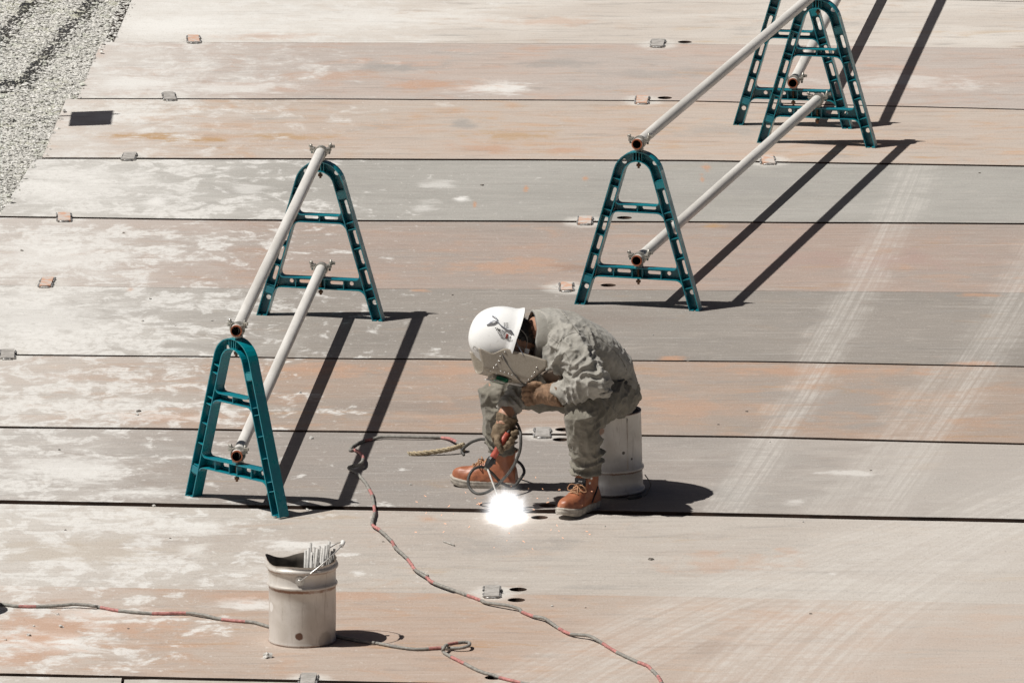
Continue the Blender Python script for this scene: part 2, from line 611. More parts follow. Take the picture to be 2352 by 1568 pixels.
# tones per plate row, far to near
T_A = (G(1900, 800).x, G(1900, 800).y, 0.145, -0.004, 0.13, 0.62, 55)
T_B = (G(2235, 850).x, G(2235, 850).y, 0.175, -0.004, 0.17, 0.55, 55)
T_C = (G(2100, 1300).x, G(2100, 1300).y, 0.42, 0.05, 0.50, 0.75, 20)
T_D = (G(1500, 1450).x, G(1500, 1450).y, 0.50, 0.06, 0.42, 0.70, 20)
T_E = (G(2060, 960).x, G(2060, 960).y, 0.19, 0.0, 0.10, 0.40, 55)
FARX = G(300, 100).x
rows = [
    ((.40, .35, .29), (.46, .42, .37), (.42, .28, .18), .3, .5, -1.0, []),
    ((.40, .35, .29), (.46, .42, .37), (.42, .28, .18), .3, .5, -1.0, []),
    ((.49, .435, .375), (.54, .50, .445), (.50, .37, .27), .38, 1.1, -.7, [], 0, .16),       # B0-B1
    ((.43, .345, .29), (.39, .335, .295), (.47, .29, .20), .44, 1.05, -1.45, [], 0, .14),    # B1-B2
    ((.45, .355, .285), (.415, .345, .285), (.47, .28, .155), .46, 1.0, -1.5, [], 0, .12),      # B2-B3
    ((.285, .272, .242), (.305, .292, .262), (.31, .26, .205), .10, .92, -1.2, [T_A]),  # B3-B4 grey
    ((.315, .235, .19), (.27, .222, .188), (.37, .22, .14), .40, .90, -1.3, [T_A, T_B]),
    ((.225, .20, .172), (.24, .212, .182), (.30, .20, .14), .22, .98, -1.2, [T_A, T_B]),
    ((.33, .24, .18), (.27, .222, .182), (.39, .225, .13), .46, .90, -1.35, [T_A, T_B, T_E]),
    ((.25, .212, .182), (.22, .195, .172), (.31, .215, .15), .24, .90, -1.5, [T_A, T_B, T_E, T_C], .5),
    ((.395, .34, .288), (.405, .362, .312), (.43, .305, .215), .34, .85, -1.25, [T_C, T_D], .55),
    ((.40, .295, .225), (.38, .305, .245), (.43, .25, .145), .50, .85, -1.6, [T_C, T_D], .45),
    ((.42, .38, .32), (.40, .34, .28), (.42, .27, .17), .25, .5, -1.2, [T_D], .5),
    ((.40, .33, .26), (.38, .32, .26), (.42, .27, .17), .25, .4, -1.2, []),
]

EDGE = simple('rusted_plate_edge', (0.085, 0.05, 0.032), 0.9, var=0.6, scale=8)
deck = empty('steel_deck', (0, 0, 0))
deck['kind'] = 'structure'
HOLEP = [G(*h) for h in HOLES]
for i in range(len(SEAM) - 1):
    lo, hi = LEFT[i]
    z = PLATE_Z[i]
    rr = random.Random(100 + i)

    def edge(s, x_from, sign):
        out = []
        g = GAP[s] / 2
        n = 46
        for q in range(n + 1):
            px = x_from + (3150 - x_from) * q / n
            p = G(px, lerp_seam(s, px))
            jit = rr.uniform(-1, 1) * 0.0016 + 0.0016 * math.sin(px * 0.013 + s)
            out.append((p.x, p.y + sign * g + jit))
        return out
    far = edge(i, lo, -1)
    near = edge(i + 1, hi, 1)
    lo2 = G(*(lo, lerp_seam(i, lo)))
    ends = [(near + list(reversed(far)), [])]
    if i == 12:        # two plates meet here end to end
        xs = G(282, 1562).x
        a = [p for p in near if p[0] < xs - 0.01] + [(xs - 0.006, near[0][1] - 0.4)]
        ends = []
        nl = [p for p in near if p[0] < xs - 0.02]
        fl = [p for p in far if p[0] < xs - 0.02]
        nr = [p for p in near if p[0] > xs + 0.02]
        fr_ = [p for p in far if p[0] > xs + 0.02]
        ends.append((nl + [(xs - 0.006, nl[-1][1])] + [(xs - 0.006, fl[-1][1] - 0.002)] + list(reversed(fl)), []))
        ends.append(([(xs + 0.006, nr[0][1])] + nr + list(reversed(fr_)) + [(xs + 0.006, fr_[0][1] - 0.002)], []))
    m = plate_material(i, *rows[i])
    for outer, _ in ends:
        ys = [p[1] for p in outer]
        holes = []
        for h in HOLEP:
            lo_y, hi_y = min(ys), max(ys)
            nr_ = min(near, key=lambda p: abs(p[0] - h.x))[1]
            fr2 = min(far, key=lambda p: abs(p[0] - h.x))[1]
            if nr_ + 0.045 < h.y < fr2 - 0.045 and min(p[0] for p in outer) < h.x < max(p[0] for p in outer):
                holes.append([(h.x + 0.036 * math.cos(2 * PI * q / 20), h.y + 0.036 * math.sin(2 * PI * q / 20)) for q in range(20)])
        mb = MB().prism(outer, holes, lambda x, y, d: Vector((x, y, d)), z, z - 0.022)
        po = local('steel_plate', mb, [m, EDGE], deck)
        for pf in po.data.polygons:
            pf.material_index = 1 if abs(pf.normal.z) < 0.5 else 0

# soil under the plates, shade in gaps and holes put into its dark colour
SOIL = simple('shaded_soil', (0.030, 0.020, 0.014), 0.95, var=0.4, scale=12)
mb = MB()
a, b2, c2, d2 = G(-480, 1960), G(3100, 2050), G(3100, -250), G(380, -285)
mb.add([Vector((p.x, p.y, -0.034)) for p in (a, b2, c2, d2)], [(0, 1, 2, 3)])
o = local('soil_bed', mb, SOIL)
o['kind'] = 'structure'

# welded straps across the seams
k = NT('weld_strap_steel')
v = k.pos()
f = k.noise(v, 35, 5, 0.65)
c = k.mix(k.step(f, 0.4, 0.62), (0.50, 0.475, 0.44), (0.36, 0.34, 0.31))
STRAP = k.fin(c, 0.55, 0.3)
k = NT('weld_strap_rusty')
v = k.pos()
f = k.noise(v, 22, 5, 0.6)
c = k.mix(k.step(f, 0.42, 0.60), (0.50, 0.31, 0.22), (0.47, 0.43, 0.39))
STRAP_R = k.fin(c, 0.7)
BEAD = simple('weld_bead_metal', (0.50, 0.49, 0.47), 0.45, 0.6, var=0.6, scale=90)
strap_rust = {0, 3, 5, 6, 7, 8, 9}
for i, p in enumerate(LUGP):
    z = 0.0
    rr = random.Random(i)
    an = rr.uniform(-0.08, 0.08)
    M = Matrix.Rotation(an, 3, 'Z')
    L, W, T = rr.uniform(.17, .20), rr.uniform(.052, .062), 0.011
    if i == 13:
        L, W = .2, .06
    mb = MB()
    pts = [(-W / 2, -L / 2), (W / 2, -L / 2), (W / 2, L / 2), (-W / 2, L / 2)]
    pts = [(x + rr.uniform(-.003, .003), y + rr.uniform(-.006, .006)) for x, y in pts]
    mb.prism(pts, [], lambda x, y, d: p + M @ Vector((x, y, d)), 0.001, T)
    st = local('weld_strap', mb, STRAP_R if i in strap_rust else STRAP, deck)
    wb = MB()
    for sx in (-1, 1):
        for sy in (-1, 1):
            q0 = p + M @ Vector((sx * (W / 2 + .004), sy * L * 0.12, 0.004))
            q1 = p + M @ Vector((sx * (W / 2 + .004), sy * L * 0.46, 0.004))
            n = 7
            pl = [q0.lerp(q1, t / n) + Vector((rr.uniform(-.002, .002), 0, rr.uniform(-.001, .002))) for t in range(n + 1)]
            wb.tube(pl, [rr.uniform(.003, .0065) for _ in pl], 6)
    pl = [p + M @ Vector((x * W / 2, -L / 2 - .003, .003)) for x in (-.8, -.4, 0, .4, .8)]
    wb.tube(pl, [rr.uniform(.003, .006) for _ in pl], 6)
    local('weld_bead', wb, BEAD, st)['kind'] = 'stuff'

# loose gravel beside the deck
k = NT('gravel_stones')
oi = k.pos()
f = k.noise(oi, 9, 3, 0.6)
fine = k.noise(oi, 45, 2, 0.7)
c = k.mix(k.step(fine, 0.35, 0.65), (0.64, 0.63, 0.595), (0.34, 0.335, 0.305))
c = k.mix(k.step(f, 0.52, 0.72), c, (0.44, 0.455, 0.38))
STONES = k.fin(c, 0.9)
rr = np.random.RandomState(3)
N = 46000
py0 = np.r_[rr.uniform(-130, 520, N - 18000), rr.uniform(-420, 1000, 18000)]
px0 = np.r_[rr.uniform(-140, 325, N - 18000), rr.uniform(-320, 420, 18000)]
V, F = [], []
base = np.array([(1, 0, 0), (-1, 0, 0), (0, 1, 0), (0, -1, 0), (0, 0, 1), (0, 0, -.6)], float)
bf = [(0, 2, 4), (2, 1, 4), (1, 3, 4), (3, 0, 4), (2, 0, 5), (1, 2, 5), (3, 1, 5), (0, 3, 5)]
for x, y in zip(px0, py0):
    row = 0
    for s in range(len(SEAM)):
        if y > lerp_seam(s, max(x, -690)):
            row = s
    row = min(row, len(LEFT) - 1)
    ya, yb = lerp_seam(row, 0), lerp_seam(row + 1, 0)
    t = min(max((y - ya) / (yb - ya), 0), 1)
    lim = LEFT[row][0] + (LEFT[row][1] - LEFT[row][0]) * t
    if x > lim - 5:
        if x > lim + 12 or rr.rand() > 0.16:
            continue
    p = G(x, y)
    sz = 0.0045 + 0.013 * rr.rand() ** 2.6
    sc = sz * rr.uniform(.6, 1.15, 3)
    sc[2] *= 0.5
    an = rr.uniform(0, 6.28)
    ca_, sa_ = math.cos(an), math.sin(an)
    q = base * sc * rr.uniform(.75, 1.25, (6, 1))
    q = np.c_[q[:, 0] * ca_ - q[:, 1] * sa_, q[:, 0] * sa_ + q[:, 1] * ca_, q[:, 2]]
    zb = -0.03 + rr.uniform(0, 0.016) + sz * 0.3 + (0.024 if x > lim - 5 else 0)
    o0 = len(V)
    V += [tuple(a_) for a_ in (q + np.array([p.x, p.y, zb]))]
    F += [tuple(i_ + o0 for i_ in f_) for f_ in bf]
me = bpy.data.meshes.new('gravel')
me.from_pydata(V, [], F)
me.update()
o = local('gravel', me, STONES)
o['kind'] = 'stuff'
o['label'] = 'loose pale gravel beside the edge of the steel plates'


# ------------------------------------------------------------------ barricade stands and scaffold pipes
def teal_mat():
    k = NT('teal_plastic')
    v = k.obj()
    f = k.noise(v, 14, 5, 0.6)
    g = k.noise(k.scale(v, (1, 1, 0.25)), 60, 4, 0.65)
    c = k.mix(k.step(f, 0.35, 0.65), (0.0, 0.195, 0.225), (0.0, 0.15, 0.20))
    c = k.mix(k.math('MULTIPLY', k.step(g, 0.62, 0.76), 0.25), c, (0.08, 0.30, 0.33))
    k.bump(g, 0.05, 0.002)
    return k.fin(c, k.step(f, 0.3, 0.7, 0.24, 0.38), 0.0, 0.7)


TEAL = teal_mat()
k = NT('galvanised_pipe')
v = k.obj()
f = k.noise(k.scale(v, (0.6, 6, 6)), 3, 6, 0.65, 0.3)
g = k.noise(v, 30, 5, 0.65)
c = k.mix(k.step(f, 0.35, 0.68), (0.66, 0.64, 0.60), (0.52, 0.50, 0.46))
c = k.mix(k.math('MULTIPLY', k.step(g, 0.58, 0.75), 0.55), c, (0.30, 0.27, 0.24))
bands = k.noise(k.scale(v, (9, 0.4, 0.4)), 2.2, 4, 0.6)
c = k.mix(k.math('MULTIPLY', k.step(bands, 0.60, 0.72), 0.35), c, (0.34, 0.31, 0.27))
k.bump(g, 0.06, 0.002)
PIPE = k.fin(c, 0.5, 0.1, 0.5)
RUSTY = simple('rusty_pipe_end', (0.42, 0.13, 0.06), 0.75, var=0.45, scale=40)
PIPE_IN = simple('pipe_bore', (0.035, 0.02, 0.015), 0.9, var=0.3)
CLAMP = simple('zinc_clamp', (0.46, 0.44, 0.39), 0.42, 0.55, var=0.5, scale=45)
CLAMP_R = simple('rusted_bolt', (0.22, 0.12, 0.07), 0.7, 0.2, var=0.5, scale=60)

LEGW = 0.047
DEP0, DEP1 = -0.034, 0.020      # front and back edge of the flanges (y)
WEB0, WEB1 = 0.010, 0.016


def arch_curve(off, z0=0.0, n=14):
    """A-shaped centre curve offset inwards by off, right foot to left foot"""
    R = 0.114 - off
    zc = 0.606
    al = math.atan(0.291)
    tx, tz = R * math.cos(al), zc + R * math.sin(al)
    # straight leg from tangent point down to z0
    def foot(z):
        return tx + (tz - z) * math.tan(al)
    pts = [(foot(z0), z0), (tx, tz)]
    for q in range(1, n):
        a = al + (PI - 2 * al) * q / n
        pts.append((R * math.cos(a), zc + R * math.sin(a)))
    pts += [(-tx, tz), (-foot(z0), z0)]
    return pts


def leg_axis(z, off=LEGW / 2):
    R = 0.114 - off
    al = math.atan(0.291)
    tx, tz = R * math.cos(al), 0.606 + R * math.sin(al)
    return tx + (tz - z) * math.tan(al)


def slot(cx, cz, L, W, ang, n=8):
    """stadium outline of length L, width W turned by ang"""
    out = []
    for sgn in (1, -1):
        for q in range(n + 1):
            a = -PI / 2 + PI * q / n
            x = (L / 2 - W / 2) * sgn + sgn * W / 2 * math.cos(a)
            y = sgn * W / 2 * math.sin(a)
            out.append((cx + x * math.cos(ang) - y * math.sin(ang), cz + x * math.sin(ang) + y * math.cos(ang)))
    return out


def circ(cx, cz, r, n=14):
    return [(cx + r * math.cos(2 * PI * q / n), cz + r * math.sin(2 * PI * q / n)) for q in range(n)]


F3 = lambda x, z, d: Vector((x, d, z))
AL = math.atan(0.291)


def strip(mb, pts, th, d0, d1, inward):
    """ribbon of thickness th following an open curve"""
    m = len(pts)
    off = []
    for i in range(m):
        a = Vector(pts[max(i - 1, 0)])
        b = Vector(pts[min(i + 1, m - 1)])
        t = (b - a).normalized()
        nrm = Vector((-t.y, t.x)) * inward
        off.append((pts[i][0] + nrm.x * th, pts[i][1] + nrm.y * th))
    vs, fs = [], []
    for i in range(m):
        vs += [F3(*pts[i], d0), F3(*pts[i], d1), F3(*off[i], d1), F3(*off[i], d0)]
    for i in range(m - 1):
        for k2 in range(4):
            k3 = (k2 + 1) % 4
            fs.append((i * 4 + k2, i * 4 + k3, i * 4 + 4 + k3, i * 4 + 4 + k2))
    fs += [(0, 1, 2, 3), tuple((m - 1) * 4 + q for q in (3, 2, 1, 0))]
    mb.add(vs, fs)


def make_clamp(root, z, flip):
    """band clamp round a pipe lying along y, centre at height z"""
    mb = MB()
    ro, ri, hw = 0.0300, 0.0252, 0.017
    n = 22
    vs, fs = [], []
    for r in (ro, ri):
        for y in (-hw, hw):
            for q in range(n):
                a = 2 * PI * q / n
                vs.append((r * math.cos(a), y, z + r * math.sin(a)))
    def idx(rr_, yy_, q):
        return (rr_ * 2 + yy_) * n + q % n
    for q in range(n):
        fs += [(idx(0, 0, q), idx(0, 0, q + 1), idx(0, 1, q + 1), idx(0, 1, q)),
               (idx(1, 0, q), idx(1, 1, q), idx(1, 1, q + 1), idx(1, 0, q + 1)),
               (idx(0, 0, q), idx(1, 0, q), idx(1, 0, q + 1), idx(0, 0, q + 1)),
               (idx(0, 1, q), idx(0, 1, q + 1), idx(1, 1, q + 1), idx(1, 1, q))]
    mb.add(vs, fs, False)
    for s in (-1, 1):
        mb.box((s * 0.037, 0, z + 0.010), (0.020, 0.03, 0.006))
        mb.box((s * 0.037, 0, z + 0.019), (0.020, 0.03, 0.006))
    mb.box((0, 0, z - 0.032), (0.034, 0.034, 0.010))
    cl = local('pipe_clamp', mb, CLAMP, root)
    b = MB().tube([(-0.040, 0, z - 0.006), (-0.046, 0, z + 0.036)], 0.0048, 8)
    b.tube([(-0.0455, 0, z + 0.024), (-0.0470, 0, z + 0.032)], 0.009, 6, smooth=False)
    local('hinge_bolt', b, CLAMP, cl)
    w = MB().tube([(0.040, 0, z - 0.006), (0.047, 0, z + 0.045)], 0.0050, 8)
    w.tube([(0.0455, 0, z + 0.024), (0.0475, 0, z + 0.034)], 0.0105, 6, smooth=False)
    w.box((0.058, 0, z + 0.030), (0.016, 0.006, 0.013))
    local('wing_bolt', w, CLAMP, cl)
    t = MB().tube([(0, -0.006, z - 0.036), (0, -0.006, z - 0.117)], 0.0055, 8)
    t.tube([(0, -0.006, z - 0.098), (0, -0.006, z - 0.108)], 0.011, 6, smooth=False)
    local('tie_bolt', t, CLAMP_R, cl)


def make_stand():
    root = empty('barricade_stand')
    # A-shaped arch: perforated web with outer and inner flange
    outer = arch_curve(0.002)
    inner = arch_curve(LEGW - 0.002)
    holes = []
    for s in (-1, 1):
        an = s * (PI / 2 + AL)
        for z in (0.510, 0.373, 0.284, 0.192):
            holes.append(slot(s * leg_axis(z), z, 0.066, 0.0165, an))
        holes.append(circ(s * leg_axis(0.078), 0.078, 0.0115))
        holes.append(circ(s * 0.0715, 0.664, 0.0115))
    mb = MB().prism(outer + list(reversed(inner)), holes, F3, WEB0, WEB1)
    fr = local('arch_frame', mb, TEAL, root)
    mb = MB()
    strip(mb, arch_curve(0.0), 0.0045, DEP0, DEP1, 1)
    local('outer_flange', mb, TEAL, fr)
    mb = MB()
    strip(mb, arch_curve(LEGW), 0.0045, DEP0, DEP1, -1)
    local('inner_flange', mb, TEAL, fr)
    # cross bars
    for nm, z0, z1, sl, ci in (('upper_crossbar', 0.438, 0.475, (-0.046, 0.046), ()),
                               ('lower_crossbar', 0.134, 0.184, (-0.072, 0.072), (-0.140, 0.140))):
        w0, w1 = leg_axis(z0, LEGW) - 0.001, leg_axis(z1, LEGW) - 0.001
        zc = (z0 + z1) / 2
        hs = [slot(x, zc, 0.064, 0.016, 0) for x in sl] + [circ(x, zc, 0.0095) for x in ci]
        mb = MB().prism([(-w0, z0), (w0, z0), (w1, z1), (-w1, z1)], hs, F3, WEB0 - 0.001, WEB1 - 0.001)
        bar = local(nm, mb, TEAL, root)
        mb = MB()
        for z, th, w in ((z1 - 0.0045, 0.0045, w1), (z0, 0.0045, w0)):
            # flange that flares with a fillet into both legs
            pts = []
            up = 1 if z > zc else -1
            e = z + th if up > 0 else z
            fil = 0.026
            for q in range(7):
                a = q / 6 * PI / 2
                pts.append((-w - up * (fil * (1 - math.sin(a))) * math.tan(AL) * -1 * 0 - (-fil + fil * math.sin(a)) * 0 - (0 if q else 0) + fil * (1 - math.cos(a)), e + up * fil * (1 - math.sin(a))))
            pts = [(x + (-(yy - e) * math.tan(AL) * -1), yy) for x, yy in pts]
            full = pts + [(-x, yy) for x, yy in reversed(pts)]
            strip(mb, full, 0.0045, DEP0 + 0.002, DEP1 - 0.002, -up)
            # web gusset that fills the fillet
            g1 = pts + [(-w, e)]
            mb.prism(g1, [], F3, WEB0 - 0.002, WEB1 - 0.002)
            mb.prism([(-x, yy) for x, yy in g1], [], F3, WEB0 - 0.002, WEB1 - 0.002)
        local('crossbar_flange', mb, TEAL, bar)
        ribs = (0.0,) if nm == 'upper_crossbar' else (-0.112, -0.024, 0.024, 0.112)
        for x in ribs:
            local('rib', MB().box((x, (DEP0 + 0.006 + WEB0) / 2, zc), (0.0035, WEB0 - DEP0 - 0.006, z1 - z0 - 0.010)), TEAL, bar)
    # ribs across the legs, and the two boxed pads of each leg
    for s in (-1, 1):
        M = Matrix.Rotation(s * AL, 3, 'Y').inverted()
        for z in (0.555, 0.590, 0.445, 0.415, 0.328, 0.238, 0.142, 0.103):
            local('rib', MB().box((s * leg_axis(z), (DEP0 + 0.004 + WEB0) / 2, z), (LEGW - 0.010, WEB0 - DEP0 - 0.006, 0.0035), M), TEAL, fr)
        zb = 0.122 if s < 0 else 0.572
        local('boxed_pad', MB().box((s * leg_axis(zb), -0.012, zb), (LEGW - 0.0105, 0.040, 0.031), M), TEAL, fr)
        for q in (-1, 1):
            local('foot_tab', MB().box((s * leg_axis(0.003) + q * 0.0125, -0.014, 0.0025), (0.015, 0.038, 0.005)), TEAL, fr)
    for x in (-0.020, -0.006, 0.008, 0.020):
        local('rib', MB().box((x, (DEP0 + 0.004 + WEB0) / 2, 0.6965), (0.003, WEB0 - DEP0 - 0.006, 0.036)), TEAL, fr)
    make_clamp(root, 0.757, 1)
    make_clamp(root, 0.221, 1)
    return root


TOP_Z, LOW_Z = 0.757, 0.221
stand_px = [
    ((429, 1136), (649.5, 1188), 'bright teal plastic A-frame stand turned sideways, beside the open pail of rods'),
    ((598.5, 723), (872, 737), 'dark teal A-frame stand at the far end of the pipes beside white dusted plates'),
    ((1329, 697.8), (1600, 713.7), 'dark teal plastic A-frame stand directly behind the seated welder'),
    ((1744.5, 327.5), (2007, 339.5), 'dark teal A-frame stand at the far end of the pipes that start behind the welder'),
    ((1690, 286.6), (1952, 295.7), 'dark teal A-frame stand partly hidden behind another stand, starting a second pipe pair'),
]
proto = make_stand()
STANDS = []
stands = []


def place_stand(c, ang, label):
    o = proto if not stands else copy_tree(proto)
    stands.append(o)
    o.location = c
    o.rotation_euler = (0, 0, ang)
    tag(o, label, 'barricade stand', 'teal barricade stands')
    return o


for (a, b2, lab) in stand_px:
    pa, pb = G(*a), G(*b2)
    c0 = (pa + pb) / 2
    an = math.atan2(pb.y - pa.y, pb.x - pa.x)
    # the traced points are the front edges of the feet
    c0 = c0 + Vector((-math.sin(an), math.cos(an), 0)) * 0.02
    STANDS.append((c0, an))
    place_stand(c0, an, lab)
# stand at the unseen far end of the second pipe pair
c5, a5 = STANDS[4]
far5 = c5 + Vector((0.47, 3.93, 0))
place_stand(far5, a5, 'teal A-frame stand beyond the others carrying the far end of the second pipe pair')
# stands on the gravel side whose pipes throw the shadows over the gravel
c7 = G(-160, 187)
place_stand(c7, -0.2, 'teal A-frame stand on the gravel close to the sign post')
far7 = c7 + Vector((0.46, 3.93, 0))
place_stand(far7, -0.2, 'teal A-frame stand on the gravel at the far end of its pipes')


def make_pipe(pa, pb, e0, e1, label, z):
    d = (pb - pa).normalized()
    p0, p1 = pa - d * e0, pb + d * e1
    p0.z = p1.z = z
    L = (p1 - p0).length
    root = empty('scaffold_pipe', p0, math.atan2(d.y, d.x))
    n = 24
    for nm, ro, m in (('tube', 0.0243, PIPE),):
        mb = MB().tube([(0.012, 0, 0)] + [(L * q / 20, 0, 0) for q in range(1, 20)] + [(L - 0.012, 0, 0)], ro, n, caps=False)
        local(nm, mb, m, root)
    for nm, xa, xb in (('rusty_end', 0.0, 0.012), ('rusty_end', L, L - 0.012)):
        mb = MB()
        mb.tube([(xa, 0, 0), (xb, 0, 0)], 0.0245, n, caps=False)
        vs = []
        for r in (0.0245, 0.0195):
            for q in range(n):
                a = 2 * PI * q / n
                vs.append((xa, r * math.cos(a), r * math.sin(a)))
        mb.add(vs, [(q, (q + 1) % n, n + (q + 1) % n, n + q) for q in range(n)])
        local(nm, mb, RUSTY, root)
    mb = MB().tube([(0, 0, 0), (L, 0, 0)], 0.0195, n, caps=False)
    mb.add([(L / 2, 0.0195 * math.cos(2 * PI * q / n), 0.0195 * math.sin(2 * PI * q / n)) for q in range(n)], [tuple(range(n))])
    local('bore', mb, PIPE_IN, root)
    tag(root, label, 'pipe', 'galvanised scaffold pipes')
    return root


grp = [
    (0, 1, 'galvanised steel pipe on top of the bright teal stand'),
    (2, 3, 'galvanised steel pipe on top of the stand behind the welder'),
]
for a, b2, lab in grp:
    pa, pb = STANDS[a][0], STANDS[b2][0]
    make_pipe(pa, pb, 0.05, 0.04, lab, TOP_Z)
    make_pipe(pa, pb, 0.05, 0.04, lab.replace('on top of', 'on the lower crossbar of'), LOW_Z)
make_pipe(c5, far5, 0.05, 0.04, 'galvanised steel pipe above the lower pipe on the half-hidden far stand', TOP_Z)
make_pipe(c5, far5, 0.05, 0.04, 'galvanised steel pipe on the lower crossbar of the half-hidden far stand', LOW_Z)
make_pipe(c7, far7, 0.05, 0.04, 'galvanised steel pipe on top of the stand on the gravel', TOP_Z)
make_pipe(c7, far7, 0.05, 0.04, 'galvanised steel pipe on the lower crossbar of the stand on the gravel', LOW_Z)
# sign post on the gravel: only its shadow reaches the plates
SIGNW = simple('sign_board_paint', (0.72, 0.71, 0.68), 0.5, var=0.1)
base = G(-118, 276)
sp = empty('sign_post', base)
tag(sp, 'thin steel sign post with a square white board beside the steel plates', 'sign')
part('post', MB().tube([base + Vector((0, 0, -.03)), base + Vector((0, 0, 1.40))], 0.012, 10), CLAMP, sp)
part('board', MB().box(base + Vector((0, -0.09, 1.19)), (0.008, 0.37, 0.34)), SIGNW, sp)
part('foot_plate', MB().box(base + Vector((0, 0, -0.018)), (0.16, 0.16, 0.012)), CLAMP, sp)


# ------------------------------------------------------------------ pails
def pail_mat(name, spots, rust):
    k = NT(name)
    v = k.obj()
    f = k.noise(v, 9, 6, 0.62, 0.4)
    g = k.noise(k.scale(v, (1, 1, 0.8)), 75, 7, 0.8, 0.6)
    scr = k.noise(k.scale(v, (30, 30, 3.5)), 1.6, 6, 0.75, 0.8)
    c = k.mix(k.step(f, 0.35, 0.68), (0.60, 0.57, 0.525), (0.50, 0.465, 0.415))
    c = k.mix(k.math('MULTIPLY', k.step(g, 0.64, 0.70), 0.8), c, (0.12, 0.085, 0.06))
    c = k.mix(k.math('MULTIPLY', k.step(scr, 0.54, 0.70), 0.5), c, (0.28, 0.235, 0.19))
    sep = k.n('ShaderNodeSeparateXYZ')
    k.set(sep.inputs[0], v)
    Z = k.math('ADD', sep.outputs[2], k.math('MULTIPLY', k.math('SUBTRACT', g, 0.5), 0.016))
    for z0, w, amt in rust:      # rust creeping along the beads and rims
        d = k.math('ABSOLUTE', k.math('SUBTRACT', Z, z0))
        m = k.math('MULTIPLY', k.step(d, w * 0.35, w, 1, 0), k.step(f, 0.35, 0.6, 0.25, 1))
        c = k.mix(k.math('MULTIPLY', m, amt), c, (0.20, 0.085, 0.04))
    for (pt, r, colr, amt) in spots:
        vs = k.n('ShaderNodeVectorMath', operation='SUBTRACT')
        k.set(vs.inputs[0], v)
        vs.inputs[1].default_value = pt
        d = k.n('ShaderNodeVectorMath', operation='LENGTH')
        k.set(d.inputs[0], vs.outputs[0])
        dd = k.math('ADD', d.outputs['Value'], k.math('MULTIPLY', k.math('SUBTRACT', g, 0.5), r * 0.8))
        c = k.mix(k.math('MULTIPLY', k.step(dd, r * 0.75, r * 1.05, 1, 0), amt), c, colr)
    k.bump(g, 0.08, 0.002)
    return k.fin(c, 0.46, 0.25, 0.5)


PAIL_DARK = simple('pail_inside', (0.13, 0.11, 0.09), 0.7, 0.1, var=0.5, scale=20)
WIRE = simple('bright_wire', (0.62, 0.61, 0.58), 0.35, 0.7, var=0.2)
GRIP = simple('white_grip', (0.72, 0.71, 0.68), 0.5, var=0.1)

PH = 0.335
PR = 0.134
pc = G(694.5, 1470)


def pail_fn(r, z, a):
    # rim bent out of round: a pinched spout on the left side
    t = max(0, (z - 0.22) / 0.115)
    d = math.atan2(math.sin(a - 2.97), math.cos(a - 2.97))
    r2 = r * (1 + t * t * (0.075 * math.exp(-(d / 0.28) ** 2) - 0.045 * math.exp(-((d + 0.75) / 0.5) ** 2) - 0.012 * math.cos(2 * a)))
    z2 = z + t * t * (0.012 * math.exp(-(d / 0.3) ** 2) - 0.014 * math.exp(-((abs(d) - 0.8) / 0.45) ** 2) + 0.006 * math.sin(2 * a + 0.8))
    r2 *= 1 + 0.006 * math.sin(3 * a + 9 * z) * (1 - abs(z / PH - 0.5))
    return r2, z2


pr = empty('open_pail', pc)
tag(pr, 'open rusty steel pail with bent rim holding welding rods', 'pail')
prof = [(PR - 0.008, 0.0), (PR - 0.001, 0.0), (PR + 0.002, 0.004), (PR, 0.011), (PR - 0.001, 0.02), (PR, 0.1), (PR, 0.18),
        (PR, 0.228), (PR + 0.006, 0.233), (PR + 0.0075, 0.238), (PR + 0.006, 0.243), (PR, 0.249),
        (PR + 0.001, 0.28), (PR + 0.002, 0.298), (PR + 0.010, 0.304), (PR + 0.012, 0.310), (PR + 0.009, 0.317), (PR + 0.003, 0.322), (PR + 0.004, PH - 0.003), (PR + 0.006, PH)]
body = local('pail_body', MB().lathe(prof, 64, pail_fn),
             pail_mat('old_pail_paint', [((-.01, -PR + 0.002, 0.048), 0.0175, (0.10, 0.04, 0.02), 0.95), ((.10, -.10, .02), 0.042, (.20, .17, .14), 0.5),
                                         ((-PR * .92, -PR * .38, .15), 0.022, (0.75, .74, .71), 0.9)],
                      [(0.227, 0.009, 0.9), (PH, 0.006, 0.8), (0.002, 0.006, 0.8), (0.300, 0.006, 0.6)]), pr)
prof_in = [(PR + 0.005, PH), (PR + 0.0015, PH - 0.004), (PR - 0.003, 0.30), (PR - 0.004, 0.15), (PR - 0.004, 0.012), (0.001, 0.012)]
local('pail_lining', MB().lathe(prof_in, 64, pail_fn), PAIL_DARK, pr)
# ears and bail
ear_a = math.radians(-93)
for s in (0, 1):
    a = ear_a + s * PI
    d = Vector((math.cos(a), math.sin(a), 0))
    e = d * (PR + 0.001) + Vector((0, 0, 0.274))
    mb = MB().tube([e, e + d * 0.004], 0.018, 18)
    mb.tube([e + d * 0.004, e + d * 0.010], [0.0105, 0.008], 14)
    local('ear', mb, WIRE, pr)
d = Vector((math.cos(ear_a), math.sin(ear_a), 0))
tilt = Vector((0.80, 0.05, 0.60)).normalized()
pts = []
for q in range(25):
    t = q / 24 * PI
    pts.append(d * (PR + 0.012) * math.cos(t) + tilt * 0.205 * math.sin(t) ** 0.85 + Vector((0, 0, 0.274)))
bl = local('bail_wire', MB().tube(pts, 0.0026, 8), WIRE, pr)
local('bail_grip', MB().tube([pts[10], pts[11], pts[12], pts[13], pts[14]], 0.0085, 12), GRIP, bl)

